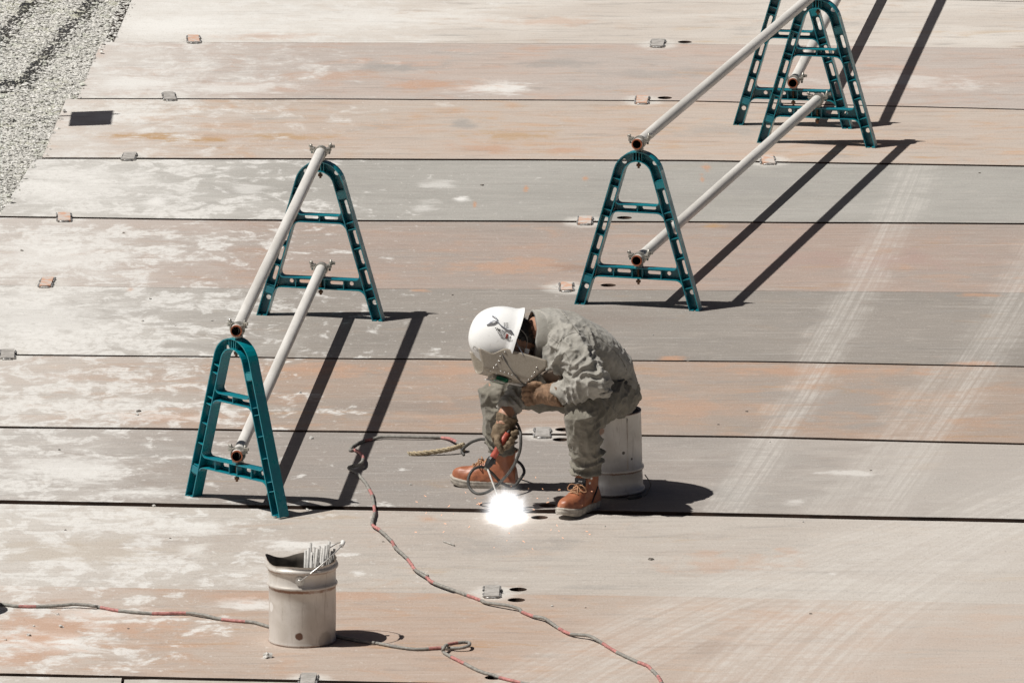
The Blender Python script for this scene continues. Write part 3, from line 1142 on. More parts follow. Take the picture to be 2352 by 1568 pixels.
# welding rods standing in the pail
ROD = simple('flux_coated_rod', (0.52, 0.505, 0.475), 0.65, var=0.25, scale=50)
rr = random.Random(5)
rods = [(702, 1263), (714, 1246), (709, 1257), (722, 1256), (729, 1259), (734, 1253), (740, 1258), (746, 1252), (752, 1250), (757, 1243), (768, 1259), (727, 1266), (717, 1268), (762, 1264)]
for i, (px, py) in enumerate(rods):
    Yr = pc.y + rr.uniform(-0.055, 0.05)
    top = P(px, py, Yr)
    botx = pc.x + (top.x - pc.x) * 0.62 - 0.008
    bot = Vector((botx + rr.uniform(-.006, .006), Yr + rr.uniform(-.02, .02), 0.016))
    thing('welding_rod', MB().tube([bot, top], 0.0058, 10), ROD, 'grey coated welding rod standing in the open rusty pail',
          'welding rod', 'rods standing in the pail', base=bot)

# upturned pail used as a seat
SC = G(1404, 1127)
SH = 0.352
st = empty('upturned_pail', SC)
tag(st, 'upturned scuffed steel pail the welder sits on', 'pail')
R0 = 0.131
prof = [(R0 + 0.006, 0.004), (R0 + 0.011, 0.010), (R0 + 0.012, 0.016), (R0 + 0.009, 0.022), (R0 + 0.003, 0.028), (R0 + 0.002, 0.06),
        (R0, 0.098), (R0 + 0.006, 0.103), (R0 + 0.0075, 0.108), (R0 + 0.006, 0.113), (R0, 0.118), (R0 - 0.002, 0.2), (R0 - 0.005, 0.3), (R0 - 0.007, SH - 0.012),
        (R0 - 0.005, SH - 0.006), (R0 - 0.005, SH), (R0 - 0.010, SH), (R0 - 0.012, SH - 0.008)]
local('pail_body', MB().lathe(prof, 56), pail_mat('seat_pail_paint', [((-.06, -R0, .29), 0.035, (.22, .10, .05), .85), ((.05, -R0 * .9, .19), .008, (.05, .04, .03), .9), ((.085, -R0 * .75, .16), .006, (.05, .04, .03), .9)],
      [(0.10, 0.006, .7), (SH, 0.007, .8), (0.006, 0.006, .6)]), st)
local('pail_bottom', MB().lathe([(R0 - 0.011, SH - 0.008), (0.001, SH - 0.007)], 56), PAIL_DARK, st)
mb = MB()
for a0 in (-1.02, -2.2):
    pts = [Vector((math.cos(a0), math.sin(a0), 0)) * (R0 + 0.0005 - 0.006 * q / 8) + Vector((0, 0, 0.118 + (SH - 0.135) * q / 8)) for q in range(9)]
    mb.tube(pts, 0.0028, 6)
local('side_seam', mb, pail_mat('seam_paint', [], [(0.2, 0.2, .35)]), st)
pts = []
for q in range(21):
    t = -0.25 - (PI - 0.2) * q / 20 * 0.62
    pts.append(Vector((math.cos(t) * (R0 + 0.045), math.sin(t) * (R0 + 0.045), 0.006 + 0.06 * max(0, 1 - q / 4) ** 1.5)))
pts[0] = Vector((math.cos(-.15) * (R0 + .012), math.sin(-.15) * (R0 + .012), 0.075))
bw = local('bail_wire', MB().tube(catmull(pts, 3), 0.0024, 6), simple('dull_wire', (.20, .18, .15), .6, .4), st)
local('bail_grip', MB().tube(pts[6:11], 0.008, 10), simple('dark_grip', (.13, .12, .10), .6), bw)

# unseen pail added out of frame so that its shadow reaches the first cable
oc = G(-172, 1405)
opl = empty('upturned_pail', oc)
tag(opl, 'unseen upturned steel pail added to cast a shadow by the first cable', 'pail')
local('pail_body', MB().lathe([(R0 + 0.006, 0.0), (R0 + 0.011, 0.01), (R0 + 0.003, 0.028), (R0, 0.1), (R0 + 0.007, 0.108), (R0, 0.118), (R0 - 0.007, SH - 0.01), (R0 - 0.005, SH), (R0 - 0.011, SH - 0.006), (0.001, SH - 0.006)], 48), PIPE, opl)


# ------------------------------------------------------------------ welding cables
k = NT('cable_grey')
v = k.pos()
f = k.noise(v, 60, 4, 0.7)
c = k.mix(k.step(f, 0.35, 0.65), (0.27, 0.26, 0.23), (0.17, 0.16, 0.145))
CAB_G = k.fin(c, 0.7)
CAB_R = simple('cable_red', (0.46, 0.20, 0.18), 0.6, var=0.4, scale=60)
CAB_K = simple('cable_black', (0.075, 0.072, 0.065), 0.55, var=0.4, scale=60)


def cable(name, pts, r, label, red=True, group=None):
    """pts: (px, py, lift, is_red)"""
    base_pts, flags = [], []
    raw = [G(p[0], p[1], r + (p[2] if len(p) > 2 else 0)) for p in pts]
    sub = 7
    crv = catmull(raw, sub)
    fl = []
    for i in range(len(pts) - 1):
        isr = len(pts[i]) > 3 and pts[i][3]
        fl += [1 if isr else 0] * sub
    rr_ = random.Random(3)
    crv = [p + Vector((rr_.uniform(-.0012, .0012), rr_.uniform(-.002, .002), 0)) for p in crv]
    mb = MB().tube(crv, r, 10, mi=fl)
    return thing(name, mb, [CAB_G, CAB_R], label, 'cable', group)


g_ = 0.0
R_ = 1
cable('welding_cable', [
    (-60, 1381), (0, 1386.6), (43, 1391.6, 0, R_), (83, 1392), (133, 1390, .004), (173, 1387, .008), (213, 1390.6, .006), (231, 1394, 0, R_), (273, 1401.5), (350, 1408, 0, R_),
    (427, 1407, .003), (467, 1411.6, .005), (510, 1421.6, 0, R_), (563, 1426.6), (590, 1430), (617, 1438), (680, 1449), (740, 1456), (784, 1463), (827, 1471.6),
    (867, 1476.6), (911, 1485), (957, 1490), (984, 1489, 0, R_), (1014, 1486.6, .002), (1051, 1487.6, .006), (1074, 1483, .012), (1079, 1476.6, .012),
    (1071, 1474, .013), (1051, 1475.6, .015, R_), (1027, 1480, .018), (1019, 1487.6, .016), (1019, 1497, 0), (1037, 1508, 0, R_), (1067, 1523), (1101, 1540), (1134, 1550),
    (1147, 1555, 0, R_), (1197, 1567), (1240, 1576), (1300, 1600)], 0.0068, 'grey and red patched cable passing behind the open pail')
cable('welding_cable', [
    (1560, 1680), (1530, 1610), (1519, 1568, 0, R_), (1511, 1552), (1497, 1538, 0, R_), (1487, 1528, 0, R_), (1467, 1520), (1417, 1497, 0, R_), (1385, 1477), (1374, 1470, .004), (1351, 1459, .01), (1311, 1455, .004, R_),
    (1285, 1443), (1264, 1428, .006), (1247, 1418, .008), (1227, 1415, .004, R_), (1200, 1405), (1191, 1397, .005), (1167, 1390, .010), (1117, 1383, .004), (1105, 1378, 0, R_), (1074, 1367), (1064, 1363),
    (997, 1338, 0, R_), (980, 1325), (954, 1308, 0, R_), (937, 1284), (907, 1255, 0, R_), (900, 1243), (874, 1218, 0, R_), (856, 1205), (856, 1192), (860, 1178, 0, R_), (859, 1162), (855, 1138, .004, R_), (849, 1125, .004),
    (839, 1108), (821, 1088), (805, 1078, .004), (801, 1074, .010), (806, 1071, .015), (818, 1068, .018), (829, 1063, .020), (834, 1054, .018, R_), (832, 1046, .016, R_), (825, 1038, .012, R_), (815, 1033), (805, 1034), (806, 1028.5),
    (815, 1021), (836.5, 1012, 0, R_), (853.6, 1008.7), (877, 1003, .004), (923, 1002.5, .006), (985, 1004, .004), (1013, 1005, 0, R_), (1034, 1007.5, .008, R_), (1050, 1015, .02), (1060, 1020, .028)],
    0.0068, 'long grey and red patched cable looping across the plates to the rope knot')

# hemp rope that ties the two cables together
k = NT('hemp_rope')
v = k.pos()
f = k.noise(k.scale(v, (1, 1, 1)), 120, 4, 0.7)
c = k.mix(k.step(f, 0.35, 0.65), (0.50, 0.42, 0.29), (0.30, 0.24, 0.15))
HEMP = k.fin(c, 0.95)
core = catmull([G(938, 1042, .006), G(962, 1041, .010), G(1001, 1036.6, .016), G(1032, 1031, .024), G(1050, 1026, .030), G(1062, 1022, .032), G(1066, 1025, .022)], 10)
mb = MB()
L = len(core)
for s in range(3):
    pts = []
    for i, p in enumerate(core):
        a = i * 0.55 + s * 2 * PI / 3
        w = 0.006 if i > 6 else 0.006 + 0.004 * (1 - i / 6)
        pts.append(p + Vector((0.3 * w * math.cos(a), w * math.cos(a), w * math.sin(a))))
    mb.tube(pts, [0.0058 if 3 < i else 0.003 for i in range(L)], 7)
rr = random.Random(9)
for i in range(26):      # frayed fibres
    p = core[rr.randrange(0, L)]
    d = Vector((rr.uniform(-1, 1), rr.uniform(-1, 1), rr.uniform(0, .8))).normalized()
    mb.tube([p, p + d * rr.uniform(.012, .026)], 0.0008, 4)
for j in range(4):       # lashing round the cable joint
    c0 = core[-8 + 2 * j]
    ring = [c0 + Vector((0.002 * math.sin(2 * t), 0.016 * math.cos(t), 0.015 * math.sin(t) - 0.006)) for t in [2 * PI * q / 12 for q in range(13)]]
    mb.tube(ring, 0.0045, 6)
thing('hemp_rope', mb, HEMP, 'frayed hemp rope end lashed round the cable joint', 'rope')


# ------------------------------------------------------------------ chips and stubs lying on the plates
CHIP = simple('stone_chip', (0.55, 0.53, 0.49), 0.9, var=0.35, scale=70, bump=0.3, bscale=200)
CHIP_D = simple('dark_chip', (0.15, 0.13, 0.11), 0.8, var=0.4, scale=70)


def chip(px, py, size, mat_, label, group, seed, name='stone_chip', flat=0.7):
    rr_ = random.Random(seed)
    bm = bmesh.new()
    bmesh.ops.create_icosphere(bm, subdivisions=2, radius=1)
    for v_ in bm.verts:
        n_ = noise.noise(v_.co * 1.3 + Vector((seed, 0, 0)))
        v_.co *= 1 + 0.7 * n_ + rr_.uniform(-.12, .12)
        v_.co = Vector((v_.co.x * size, v_.co.y * size * 1.0, max(v_.co.z, -0.5) * size * flat))
    me = bpy.data.meshes.new(name)
    bm.to_mesh(me)
    bm.free()
    p = G(px, py)
    zmin = min(v_.co.z for v_ in me.vertices)
    o_ = local(name, me, mat_)
    zz = -0.007 if lerp_seam(10, px) < py < lerp_seam(11, px) else 0.0
    o_.location = (p.x, p.y, zz - zmin)
    tag(o_, label, 'stone', group)


chip(613, 1509, 0.019, CHIP, 'whitish jagged stone chip in front of the open pail', None, 1)
G1 = 'small pale stone chips on the plates'
L1 = 'small pale stone chip lying on the steel plates'
for i, (px, py, s) in enumerate([(66, 1459, .009), (141, 1440, .010), (133, 1411, .006), (715, 1007, .009), (943, 1113, .006), (353, 1159, .008), (1268, 1392, .005), (78, 1438, .005),
                                 (487, 737, .006), (327, 737, .006), (345, 687, .006), (403, 748, .004), (1500, 770, .005), (13, 1469, .005), (690, 902, .006), (315, 953, .008), (1768, 1015, .004), (1845, 1195, .004), (706, 1167, .007), (650, 570, .005), (1180, 1090, .004), (1390, 1205, .004)]):
    chip(px, py, s, CHIP, L1, G1, 20 + i)
G2 = 'small dark scale flakes on the plates'
L2 = 'small dark scale flake lying on the steel plates'
for i, (px, py, s) in enumerate([(318, 945, .010), (1495, 1281, .012), (1107, 426, .008), (136, 1033, .006), (1040, 678, .005), (1862, 1409, .006), (1650, 975, .005), (1345, 1395, .004), (880, 1240, .005), (2250, 398, .006), (50, 576, .008), (284, 535, .006), (391, 1232, .005), (1580, 830, .006), (150, 1213, .005), (295, 1443, .005), (1715, 945, .006), (2000, 1080, .005)]):
    chip(px, py, s, CHIP_D, L2, G2, 60 + i, 'scale_flake', 0.45)
STUB = simple('rod_stub', (0.42, 0.40, 0.36), 0.6, var=0.4, scale=60)
for (x0, y0, x1, y1, lab) in ((1019, 1239, 1044, 1248, 'burnt welding rod stub on the plate between arc and long cable'),
                              (963, 1305, 984, 1317, 'burnt welding rod stub lying right against the long cable'),
                              (1438, 1131, 1466, 1128, 'pale rod stub lying in the shadow of the upturned seat pail')):
    a, b2 = G(x0, y0, 0.004), G(x1, y1, 0.004)
    zz = -0.007 if y0 > 1180 else 0
    thing('rod_stub', MB().tube([a + Vector((0, 0, zz)), a.lerp(b2, .3) + Vector((0, .002, zz)), b2 + Vector((0, 0, zz))], [0.0038, 0.004, 0.0032], 8), STUB, lab, 'rod stub')


# ------------------------------------------------------------------ the welder
from mathutils.bvhtree import BVHTree
Y0 = SC.y


def Q(px, py, dy):
    return P(px, py, Y0 + dy)


def fabric(name, ca, cb, bscale=700):
    k = NT(name)
    v = k.pos()
    f = k.noise(v, 11, 6, 0.65, 0.4)
    g = k.noise(v, 70, 5, 0.7)
    w = k.noise(v, bscale, 2, 0.5)
    c = k.mix(k.step(f, 0.34, 0.68), ca, cb)
    c = k.mix(k.math('MULTIPLY', k.step(g, 0.55, 0.78), 0.35), c, tuple(x * 0.55 for x in ca))
    k.bump(k.math('ADD', k.math('MULTIPLY', g, 1.0), k.math('MULTIPLY', w, 0.25)), 0.6, 0.005)
    k.b.inputs['Sheen Weight'].default_value = 0.12
    return k.fin(c, 0.92, 0.0, 0.2)


JACKET = fabric('faded_khaki_jacket', (0.335, 0.322, 0.288), (0.265, 0.252, 0.220))
TROUSER = fabric('khaki_trousers', (0.225, 0.209, 0.172), (0.150, 0.139, 0.112))
SEAMM = simple('seam_thread', (0.17, 0.16, 0.135), 0.9)
SKIN = simple('skin', (0.42, 0.23, 0.15), 0.55, var=0.2, scale=30)
HAIR = simple('black_hair', (0.022, 0.018, 0.015), 0.5, var=0.4, scale=200)
GLOVE = simple('leather_glove', (0.18, 0.130, 0.080), 0.8, var=0.45, scale=28, bump=0.35, bscale=90)
GLOVE_L = simple('tan_leather_glove', (0.24, 0.145, 0.085), 0.8, var=0.45, scale=28, bump=0.35, bscale=90)
k = NT('boot_leather')
v = k.pos()
f = k.noise(v, 22, 5, 0.6)
g = k.noise(v, 90, 4, 0.65)
c = k.mix(k.step(f, 0.35, 0.68), (0.36, 0.135, 0.065), (0.26, 0.09, 0.045))
c = k.mix(k.math('MULTIPLY', k.step(g, 0.58, 0.75), 0.5), c, (0.33, 0.20, 0.13))
k.bump(g, 0.15, 0.002)
BOOT = k.fin(c, 0.45, 0, 0.45)
SOLE = simple('worn_sole', (0.44, 0.40, 0.34), 0.8, var=0.4, scale=45)
LACE = simple('tan_lace', (0.40, 0.22, 0.12), 0.9, var=0.3)
BLACKP = simple('black_plastic', (0.02, 0.02, 0.02), 0.45, var=0.2)
STRAPK = simple('grey_webbing', (0.13, 0.125, 0.12), 0.8, var=0.3)
EYELET = simple('eyelet_metal', (0.6, 0.59, 0.56), 0.3, 0.8)


def fold(me, amp, sc, axis_scale, rings, seed=0.0, fine=0.0, calm=None):
    """cloth folds: sharp-ridged noise stretched along a direction plus gathered rings at the joints"""
    nor = [v_.normal.copy() for v_ in me.vertices]
    A = Matrix(axis_scale)
    sv = Vector((seed, seed * 1.7, seed * .3))
    for i, v_ in enumerate(me.vertices):
        p = v_.co
        q = A @ p
        wv = noise.noise(p * 6 + sv) * 0.5
        qq = q * sc + sv + Vector((wv, -wv, wv))
        r = abs(noise.noise(qq))
        r2 = abs(noise.noise(qq * 2.3 + sv))
        d = amp * (max(0, 1 - r * 3.4) ** 1.5 * 0.75 + max(0, 1 - r2 * 3.6) ** 1.4 * 0.32 - 0.30 - 0.5 * r)
        if calm:
            dm = min((p - c_).length for c_ in calm)
            d *= 0.30 + 0.70 * max(0, min(1, (0.17 - dm) / 0.06))
        for (c0, rad, ax, wl, a, ph) in rings:
            e = p - c0
            L = e.length
            if L < rad:
                w = (1 - (L / rad) ** 2)
                side = noise.noise(p * 11 + sv) * 3.4 + noise.noise(p * 25 + sv) * 1.0
                t = e.dot(ax) / wl * PI + ph + side
                s_ = 1 - abs(math.sin(t))
                d += a * w * (s_ ** 1.6 * 2.4 - 0.85) * (0.35 + 1.1 * abs(noise.noise(p * 8 + sv * 3)))
        if fine:
            d += fine * (1 - 3 * abs(noise.noise(p * 38 + sv)))
        v_.co = p + nor[i] * d
    me.update()


man = empty('person', Vector((SC.x - 0.1, SC.y - 0.15, 0)))
tag(man, 'welder in faded khaki work clothes and white hard hat, hunched over on an upturned pail', 'person')

hipL, hipR = Q(1420, 897, -.07), Q(1366, 892, .075)
kneeL, kneeR = Q(1334, 954, -.43), Q(1140, 900, .03)
ankL, ankR = Q(1347, 1081, -.37), Q(1154, 1042, .065)
shL, shR = Q(1298, 790, -.33), Q(1196, 775, -.02)
elL, elR = Q(1364, 880, -.455), Q(1218, 868, -.10)
wrL, wrR = Q(1278, 906, -.40), Q(1160, 952, -.27)
UPD = Vector((0.35, 0.12, 0.9))

# --- body: one continuous skin
hc = Q(1160, 785, -.245)
cr = Vector((-.95, -.08, .30)).normalized()
fa = Vector((-.22, -.30, -.93))
fa = (fa - cr * fa.dot(cr)).normalized()
lw = cr.cross(fa)
HM = Matrix((cr, fa, lw)).transposed()      # head axes: crown, face, left


def hd(u, v_, w):
    return hc + HM @ Vector((u, v_, w))


sp = [Q(1410, 905, 0), Q(1400, 880, 0), Q(1385, 840, -.04), Q(1345, 802, -.10), Q(1297, 778, -.155), Q(1255, 764, -.19), Q(1226, 762, -.215)]
mb = MB()
mb.tube(sp, 0, 18, up=UPD, ell=[(.14, .085), (.15, .095), (.15, .095), (.16, .09), (.165, .088), (.14, .075), (.075, .065)])
mb.tube([Q(1250, 765, -.19), Q(1215, 768, -.22), hd(-.03, -.02, 0)], [.062, .058, .060], 14)
mb.tube([hipL, hipL.lerp(kneeL, .5), kneeL, kneeL.lerp(ankL, .6), kneeL.lerp(ankL, .85)], [.085, .07, .055, .04, .03], 12)
mb.tube([hipR, hipR.lerp(kneeR, .5), kneeR, kneeR.lerp(ankR, .6), kneeR.lerp(ankR, .85)], [.085, .07, .055, .04, .03], 12)
mb.tube([sp[4], shL, elL, wrL, Q(1250, 908, -.36)], [.06, .055, .042, .033, .034], 12)
mb.tube([sp[4], shR, elR, wrR, Q(1156, 978, -.29)], [.06, .055, .042, .032, .036], 12)
mb.ball(hd(.035, -.012, 0), (.108, .098, .078), 20, HM)
mb.ball(hd(-.045, .035, 0), (.075, .062, .062), 16, HM)
mb.tube([hd(.005, .085, 0), hd(-.03, .106, 0), hd(-.042, .088, 0)], [.009, .014, .012], 8)      # nose
mb.tube([hd(-.068, .090, -.022), hd(-.066, .098, 0), hd(-.068, .090, .022)], [.005, .007, .005], 6)   # lips
for s in (-1, 1):
    mb.tube([hd(.012, -.012, s * .078), hd(.0, -.022, s * .086), hd(-.028, -.014, s * .080)], [.012, .016, .010], 8)   # ears
    mb.tube([hd(.020, .084, s * .012), hd(.024, .080, s * .045)], [.006, .006], 6)      # brows
body_me = baked(mb, 0.0065, 3)
body = part('body', body_me, SKIN, man)
for s in (-1, 1):
    part('eye', MB().ball(hd(.006, .076, s * .031), .0125, 10), GRIP, body)

# --- hair under the helmet
mb = MB().ball(hd(-.005, -.032, 0), (.135, .094, .086), 24, HM)
hair_me = baked(mb, 0.006, 1)
for v_ in hair_me.vertices:
    n_ = noise.noise(v_.co * 90)
    v_.co += v_.normal * (0.004 * n_)
bm = bmesh.new()
bm.from_mesh(hair_me)
inv = HM.transposed()
kill = [f_ for f_ in bm.faces if (lambda e: e.y > 0.028 or (e.x < -0.125) or (e.y > -0.018 and e.x < -.01))(inv @ (f_.calc_center_median() - hc))]
bmesh.ops.delete(bm, geom=kill, context='FACES')
rr = random.Random(4)
fs = [f_ for f_ in bm.faces]
hv, hf = [], []
for q in range(900):
    f_ = rr.choice(fs)
    p = f_.calc_center_median()
    e = inv @ (p - hc)
    if e.x > 0.03:
        continue
    d = (f_.normal * 0.55 - cr * 0.9 + Vector((rr.uniform(-.4, .4), rr.uniform(-.4, .4), rr.uniform(-.4, .4)))).normalized()
    side = d.cross(f_.normal).normalized() * 0.0016
    hv += [p - side, p + side, p + d * rr.uniform(.010, .02)]
    hf.append((len(hv) - 3, len(hv) - 2, len(hv) - 1))
bm.to_mesh(hair_me)
bm.free()
mb = MB()
mb.add([v_.co for v_ in hair_me.vertices], [tuple(p.vertices) for p in hair_me.polygons], True)
mb.add(hv, hf)
part('hair', mb.mesh('hair', False), HAIR, man)

# --- jacket
mb = MB()
spj = [Q(1398, 912, .0), Q(1396, 884, 0), Q(1384, 840, -.045), Q(1345, 801, -.10), Q(1297, 775, -.155), Q(1258, 763, -.19), Q(1232, 760, -.212)]
mb.tube(spj, 0, 28, up=UPD, ell=[(.172, .088), (.174, .098), (.178, .112), (.190, .117), (.198, .112), (.165, .102), (.110, .088)])
mb.tube([Q(1290, 775, -.18), shL, shL.lerp(elL, .35), shL.lerp(elL, .7), elL, elL.lerp(wrL, .35), elL.lerp(wrL, .7), wrL],
        [.085, .082, .078, .076, .070, .064, .058, .050], 18)
mb.ball(elL + Vector((.012, 0, -.004)), .066, 14)
mb.tube([Q(1270, 772, -.12), shR, shR.lerp(elR, .5), elR, elR.lerp(wrR, .4), wrR.lerp(elR, .12)], [.085, .080, .068, .060, .053, .046], 18)
# loose front hanging below the chest
mb.tube([Q(1262, 790, -.27), Q(1272, 835, -.29), Q(1285, 872, -.27)], 0, 14, up=Vector((1, .3, 0)), ell=[(.09, .05), (.095, .05), (.09, .04)])
jac = baked(mb, 0.0048, 7)
tl = (sp[4] - sp[2]).normalized()
armax = (elL - shL).normalized()
foax = (wrL - elL).normalized()
rax = (wrR - elR).normalized()
fold(jac, 0.015, 8.0, ((1.5, .4, -.6), (.2, 1.0, .2), (.5, .1, .8)),
     [(elL, .15, armax, .050, .014, 0.4), (elL.lerp(wrL, .6), .12, foax, .036, .012, 1.0), (shL + Vector((.02, -.05, -.02)), .12, Vector((.8, 0, .6)), .060, .011, 0.2),
      (shL.lerp(elL, .55), .12, Vector((.5, .1, -.85)).normalized(), .044, .011, 1.2),
      (elR.lerp(wrR, .6), .14, rax, .038, .010, 0.0), (Q(1420, 850, -.12), .15, Vector((.8, 0, -.55)), .06, .005, 0), (Q(1280, 850, -.32), .10, Vector((.9, 0, .3)), .035, .007, 2.0),
      (Q(1330, 770, -.25), .10, Vector((.6, .2, .75)), .05, .005, 0.0)], 3.0, 0.0013, [shL.lerp(elL, t) for t in (.2, .5, .8, 1)] + [elL.lerp(wrL, t) for t in (.4, .9)] + [elR, wrR])
jacket = part('jacket', jac, JACKET, man)

# collar standing round the neck
def ringpts(c0, ax, upv, a, b, n=28):
    ax = ax.normalized()
    u_ = (upv - ax * upv.dot(ax)).normalized()
    w_ = ax.cross(u_)
    return [c0 + w_ * (a * math.cos(2 * PI * q / n)) + u_ * (b * math.sin(2 * PI * q / n)) for q in range(n)]


nk = Q(1236, 766, -.215)
cax = Vector((-.93, -.22, .05))
tube_r = [ringpts(nk + Vector((.030, .01, -.012)), cax, Vector((.05, 0, 1)), .115, .104), ringpts(nk + Vector((.004, 0, -.006)), cax, Vector((.05, 0, 1)), .100, .102),
          ringpts(nk + Vector((-.022, -.006, 0)), cax, Vector((.18, 0, 1)), .094, .106), ringpts(nk + Vector((-.028, -.006, 0)), cax, Vector((.18, 0, 1)), .084, .096),
          ringpts(nk + Vector((.0, 0, -.004)), cax, Vector((.1, 0, 1)), .094, .100)]
vs = [p for r_ in tube_r for p in r_]
for i, p in enumerate(vs):
    vs[i] = p + Vector((noise.noise(p * 22) * .006, 0, noise.noise(p * 20 + Vector((5, 0, 0))) * .006))
n = 28
fs = []
for i in range(4):
    for q in range(n):
        fs.append((i * n + q, i * n + (q + 1) % n, (i + 1) * n + (q + 1) % n, (i + 1) * n + q))
part('collar', MB().add(vs, fs, True), JACKET, jacket)

# --- trousers
mb = MB()
mb.ball(Q(1396, 902, .0), (.135, .135, .088), 24)
mb.tube([hipL + Vector((.02, .03, 0)), hipL, hipL.lerp(kneeL, .35), hipL.lerp(kneeL, .7), kneeL], [.095, .102, .097, .088, .080], 20)
mb.tube([kneeL + Vector((.0, .02, .01)), kneeL, kneeL.lerp(ankL, .3), kneeL.lerp(ankL, .65), ankL.lerp(kneeL, .12), ankL + Vector((0, 0, .0))], [.074, .079, .074, .068, .066, .064], 20)
mb.tube([hipR + Vector((.03, 0, 0)), hipR, hipR.lerp(kneeR, .5), kneeR], [.095, .10, .09, .078], 20)
mb.tube([kneeR + Vector((.03, 0, .01)), kneeR, kneeR.lerp(ankR, .35), kneeR.lerp(ankR, .7), ankR + Vector((0, 0, .012))], [.070, .075, .070, .066, .062], 20)
tro = baked(mb, 0.0048, 6)
shx = (ankL - kneeL).normalized()
shr = (ankR - kneeR).normalized()
thx = (kneeL - hipL).normalized()
fold(tro, 0.014, 7.0, ((1.3, .2, .2), (.2, 1.0, .1), (.3, .1, .55)),
     [(ankL + Vector((0, 0, .04)), .11, shx, .045, .020, .3), (ankR + Vector((0, 0, .04)), .11, shr, .045, .020, .8), (kneeL + Vector((.06, .06, -.06)), .12, (shx + Vector((.7, 0, 0))).normalized(), .042, .014, 0),
      (hipL + Vector((-.05, -.1, .03)), .15, Vector((.8, -.2, -.5)).normalized(), .055, .013, 1.0), (kneeR + Vector((.05, -.02, -.05)), .12, Vector((.5, 0, .85)), .04, .007, 0),
      (kneeL.lerp(ankL, .5), .14, Vector((.75, -.1, .65)), .06, .006, 0.5)], 9.0, 0.0016)
trousers = part('trousers', tro, TROUSER, man)

# --- stitched seams, laid on the cloth along the lines seen in the photograph
def bvh_of(ob):
    me = ob.data
    off = root_loc(ob)
    return BVHTree.FromPolygons([v_.co + off for v_ in me.vertices], [tuple(p.vertices) for p in me.polygons])


bj, bt = bvh_of(jacket), bvh_of(trousers)
cam_p = Vector((0, CAM_Y, CAM_H))


def on_cloth(b, pts, r, lift=0.0, sub=5):
    out = []
    for p in catmull([Vector((x, y, 0)) for x, y in pts], sub):
        hit = b.ray_cast(cam_p, ray(p.x, p.y).normalized())
        if hit[0] is not None:
            out.append(hit[0] + hit[1] * lift)
    runs, run = [], []
    for p in out:
        if run and (p - run[-1]).length > 0.05:
            runs.append(run)
            run = []
        run.append(p)
    runs.append(run)
    return [MB().tube(q, r, 5) for q in runs if len(q) > 2]


for b, par, pts in (
    (bj, jacket, [(1330, 765), (1345, 770), (1368, 772), (1400, 795), (1425, 822), (1440, 850)]),          # back yoke to side
    (bj, jacket, [(1284, 705), (1300, 728), (1318, 752), (1330, 766)]),
    (bj, jacket, [(1278, 800), (1285, 785), (1300, 772), (1318, 764), (1330, 766), (1340, 778)]),           # armhole
    (bj, jacket, [(1245, 762), (1258, 770), (1274, 782), (1284, 790)]),
    (bj, jacket, [(1290, 820), (1296, 810), (1305, 824), (1311, 842)]),                                      # sleeve pocket edge
    (bj, jacket, [(1380, 910), (1394, 906), (1415, 898), (1438, 888), (1457, 874)]),
    (bt, trousers, [(1364, 960), (1368, 1000), (1369, 1040), (1370, 1075)]),
    (bt, trousers, [(1370, 905), (1400, 930), (1420, 950)]),
):
    for m_ in on_cloth(b, pts, 0.0015, -0.0004):
        part('seam', m_, SEAMM, par)

m_ = on_cloth(bj, [(1378, 906), (1394, 901), (1415, 893), (1438, 883), (1458, 868)], 0.0085, 0.003)
for q in m_[:1]:
    part('hem', q, JACKET, jacket)
# waist tab with button, at the jacket hem
hit = bj.ray_cast(cam_p, ray(1444, 880).normalized())
if hit[0] is not None:
    nrm = hit[1]
    tz = (Vector((0.35, 0, 1)) - nrm * nrm.z).normalized()
    tx = tz.cross(nrm)
    Mt = Matrix((tx, nrm, tz)).transposed()
    part('waist_tab', MB().box(hit[0] + nrm * .003, (.075, .006, .034), Mt), JACKET, jacket)
    bp = hit[0] + nrm * .006 - tx * .015
    part('button', MB().tube([bp, bp + nrm * .004], .0085, 12), BLACKP, jacket)
# chest pocket flap below the collar
hit = bj.ray_cast(cam_p, ray(1268, 862).normalized())
if hit[0] is not None:
    nrm = hit[1]
    tz = (Vector((-0.5, 0, 1)) - nrm * nrm.dot(Vector((-.5, 0, 1)))).normalized()
    Mt = Matrix((tz.cross(nrm), nrm, tz)).transposed()
    part('chest_pocket', baked(MB().box(hit[0], (.085, .022, .055), Mt), .006, 3), fabric('pocket_cloth', (.17, .135, .105), (.12, .095, .075)), jacket)

# --- helmet
k = NT('helmet_shell')
v = k.pos()
f = k.noise(v, 40, 5, 0.7)
c = k.mix(k.math('MULTIPLY', k.step(f, 0.56, 0.72), 0.45), (0.78, 0.78, 0.76), (0.50, 0.48, 0.45))
HELM = k.fin(c, 0.28, 0, 0.5)
H0 = hd(-.005, -.012, 0)
n = 40
vs, fs = [], []
prof = []
for q in range(15):
    th = (q / 14) * PI / 2
    prof.append((math.cos(th), math.sin(th)))
rings = []
brim = []
for q in range(n):
    a = 2 * PI * q / n
    brim.append(a)
def hpt(a, cr_, su):
    rv = .136 if math.cos(a) < 0 else .132
    v2 = rv * math.cos(a) * cr_ * (1 + (.0 if math.cos(a) > 0 else .0))
    w2 = .113 * math.sin(a) * cr_
    u2 = .162 * su
    return H0 + HM @ Vector((u2, v2, w2))
rows_ = []
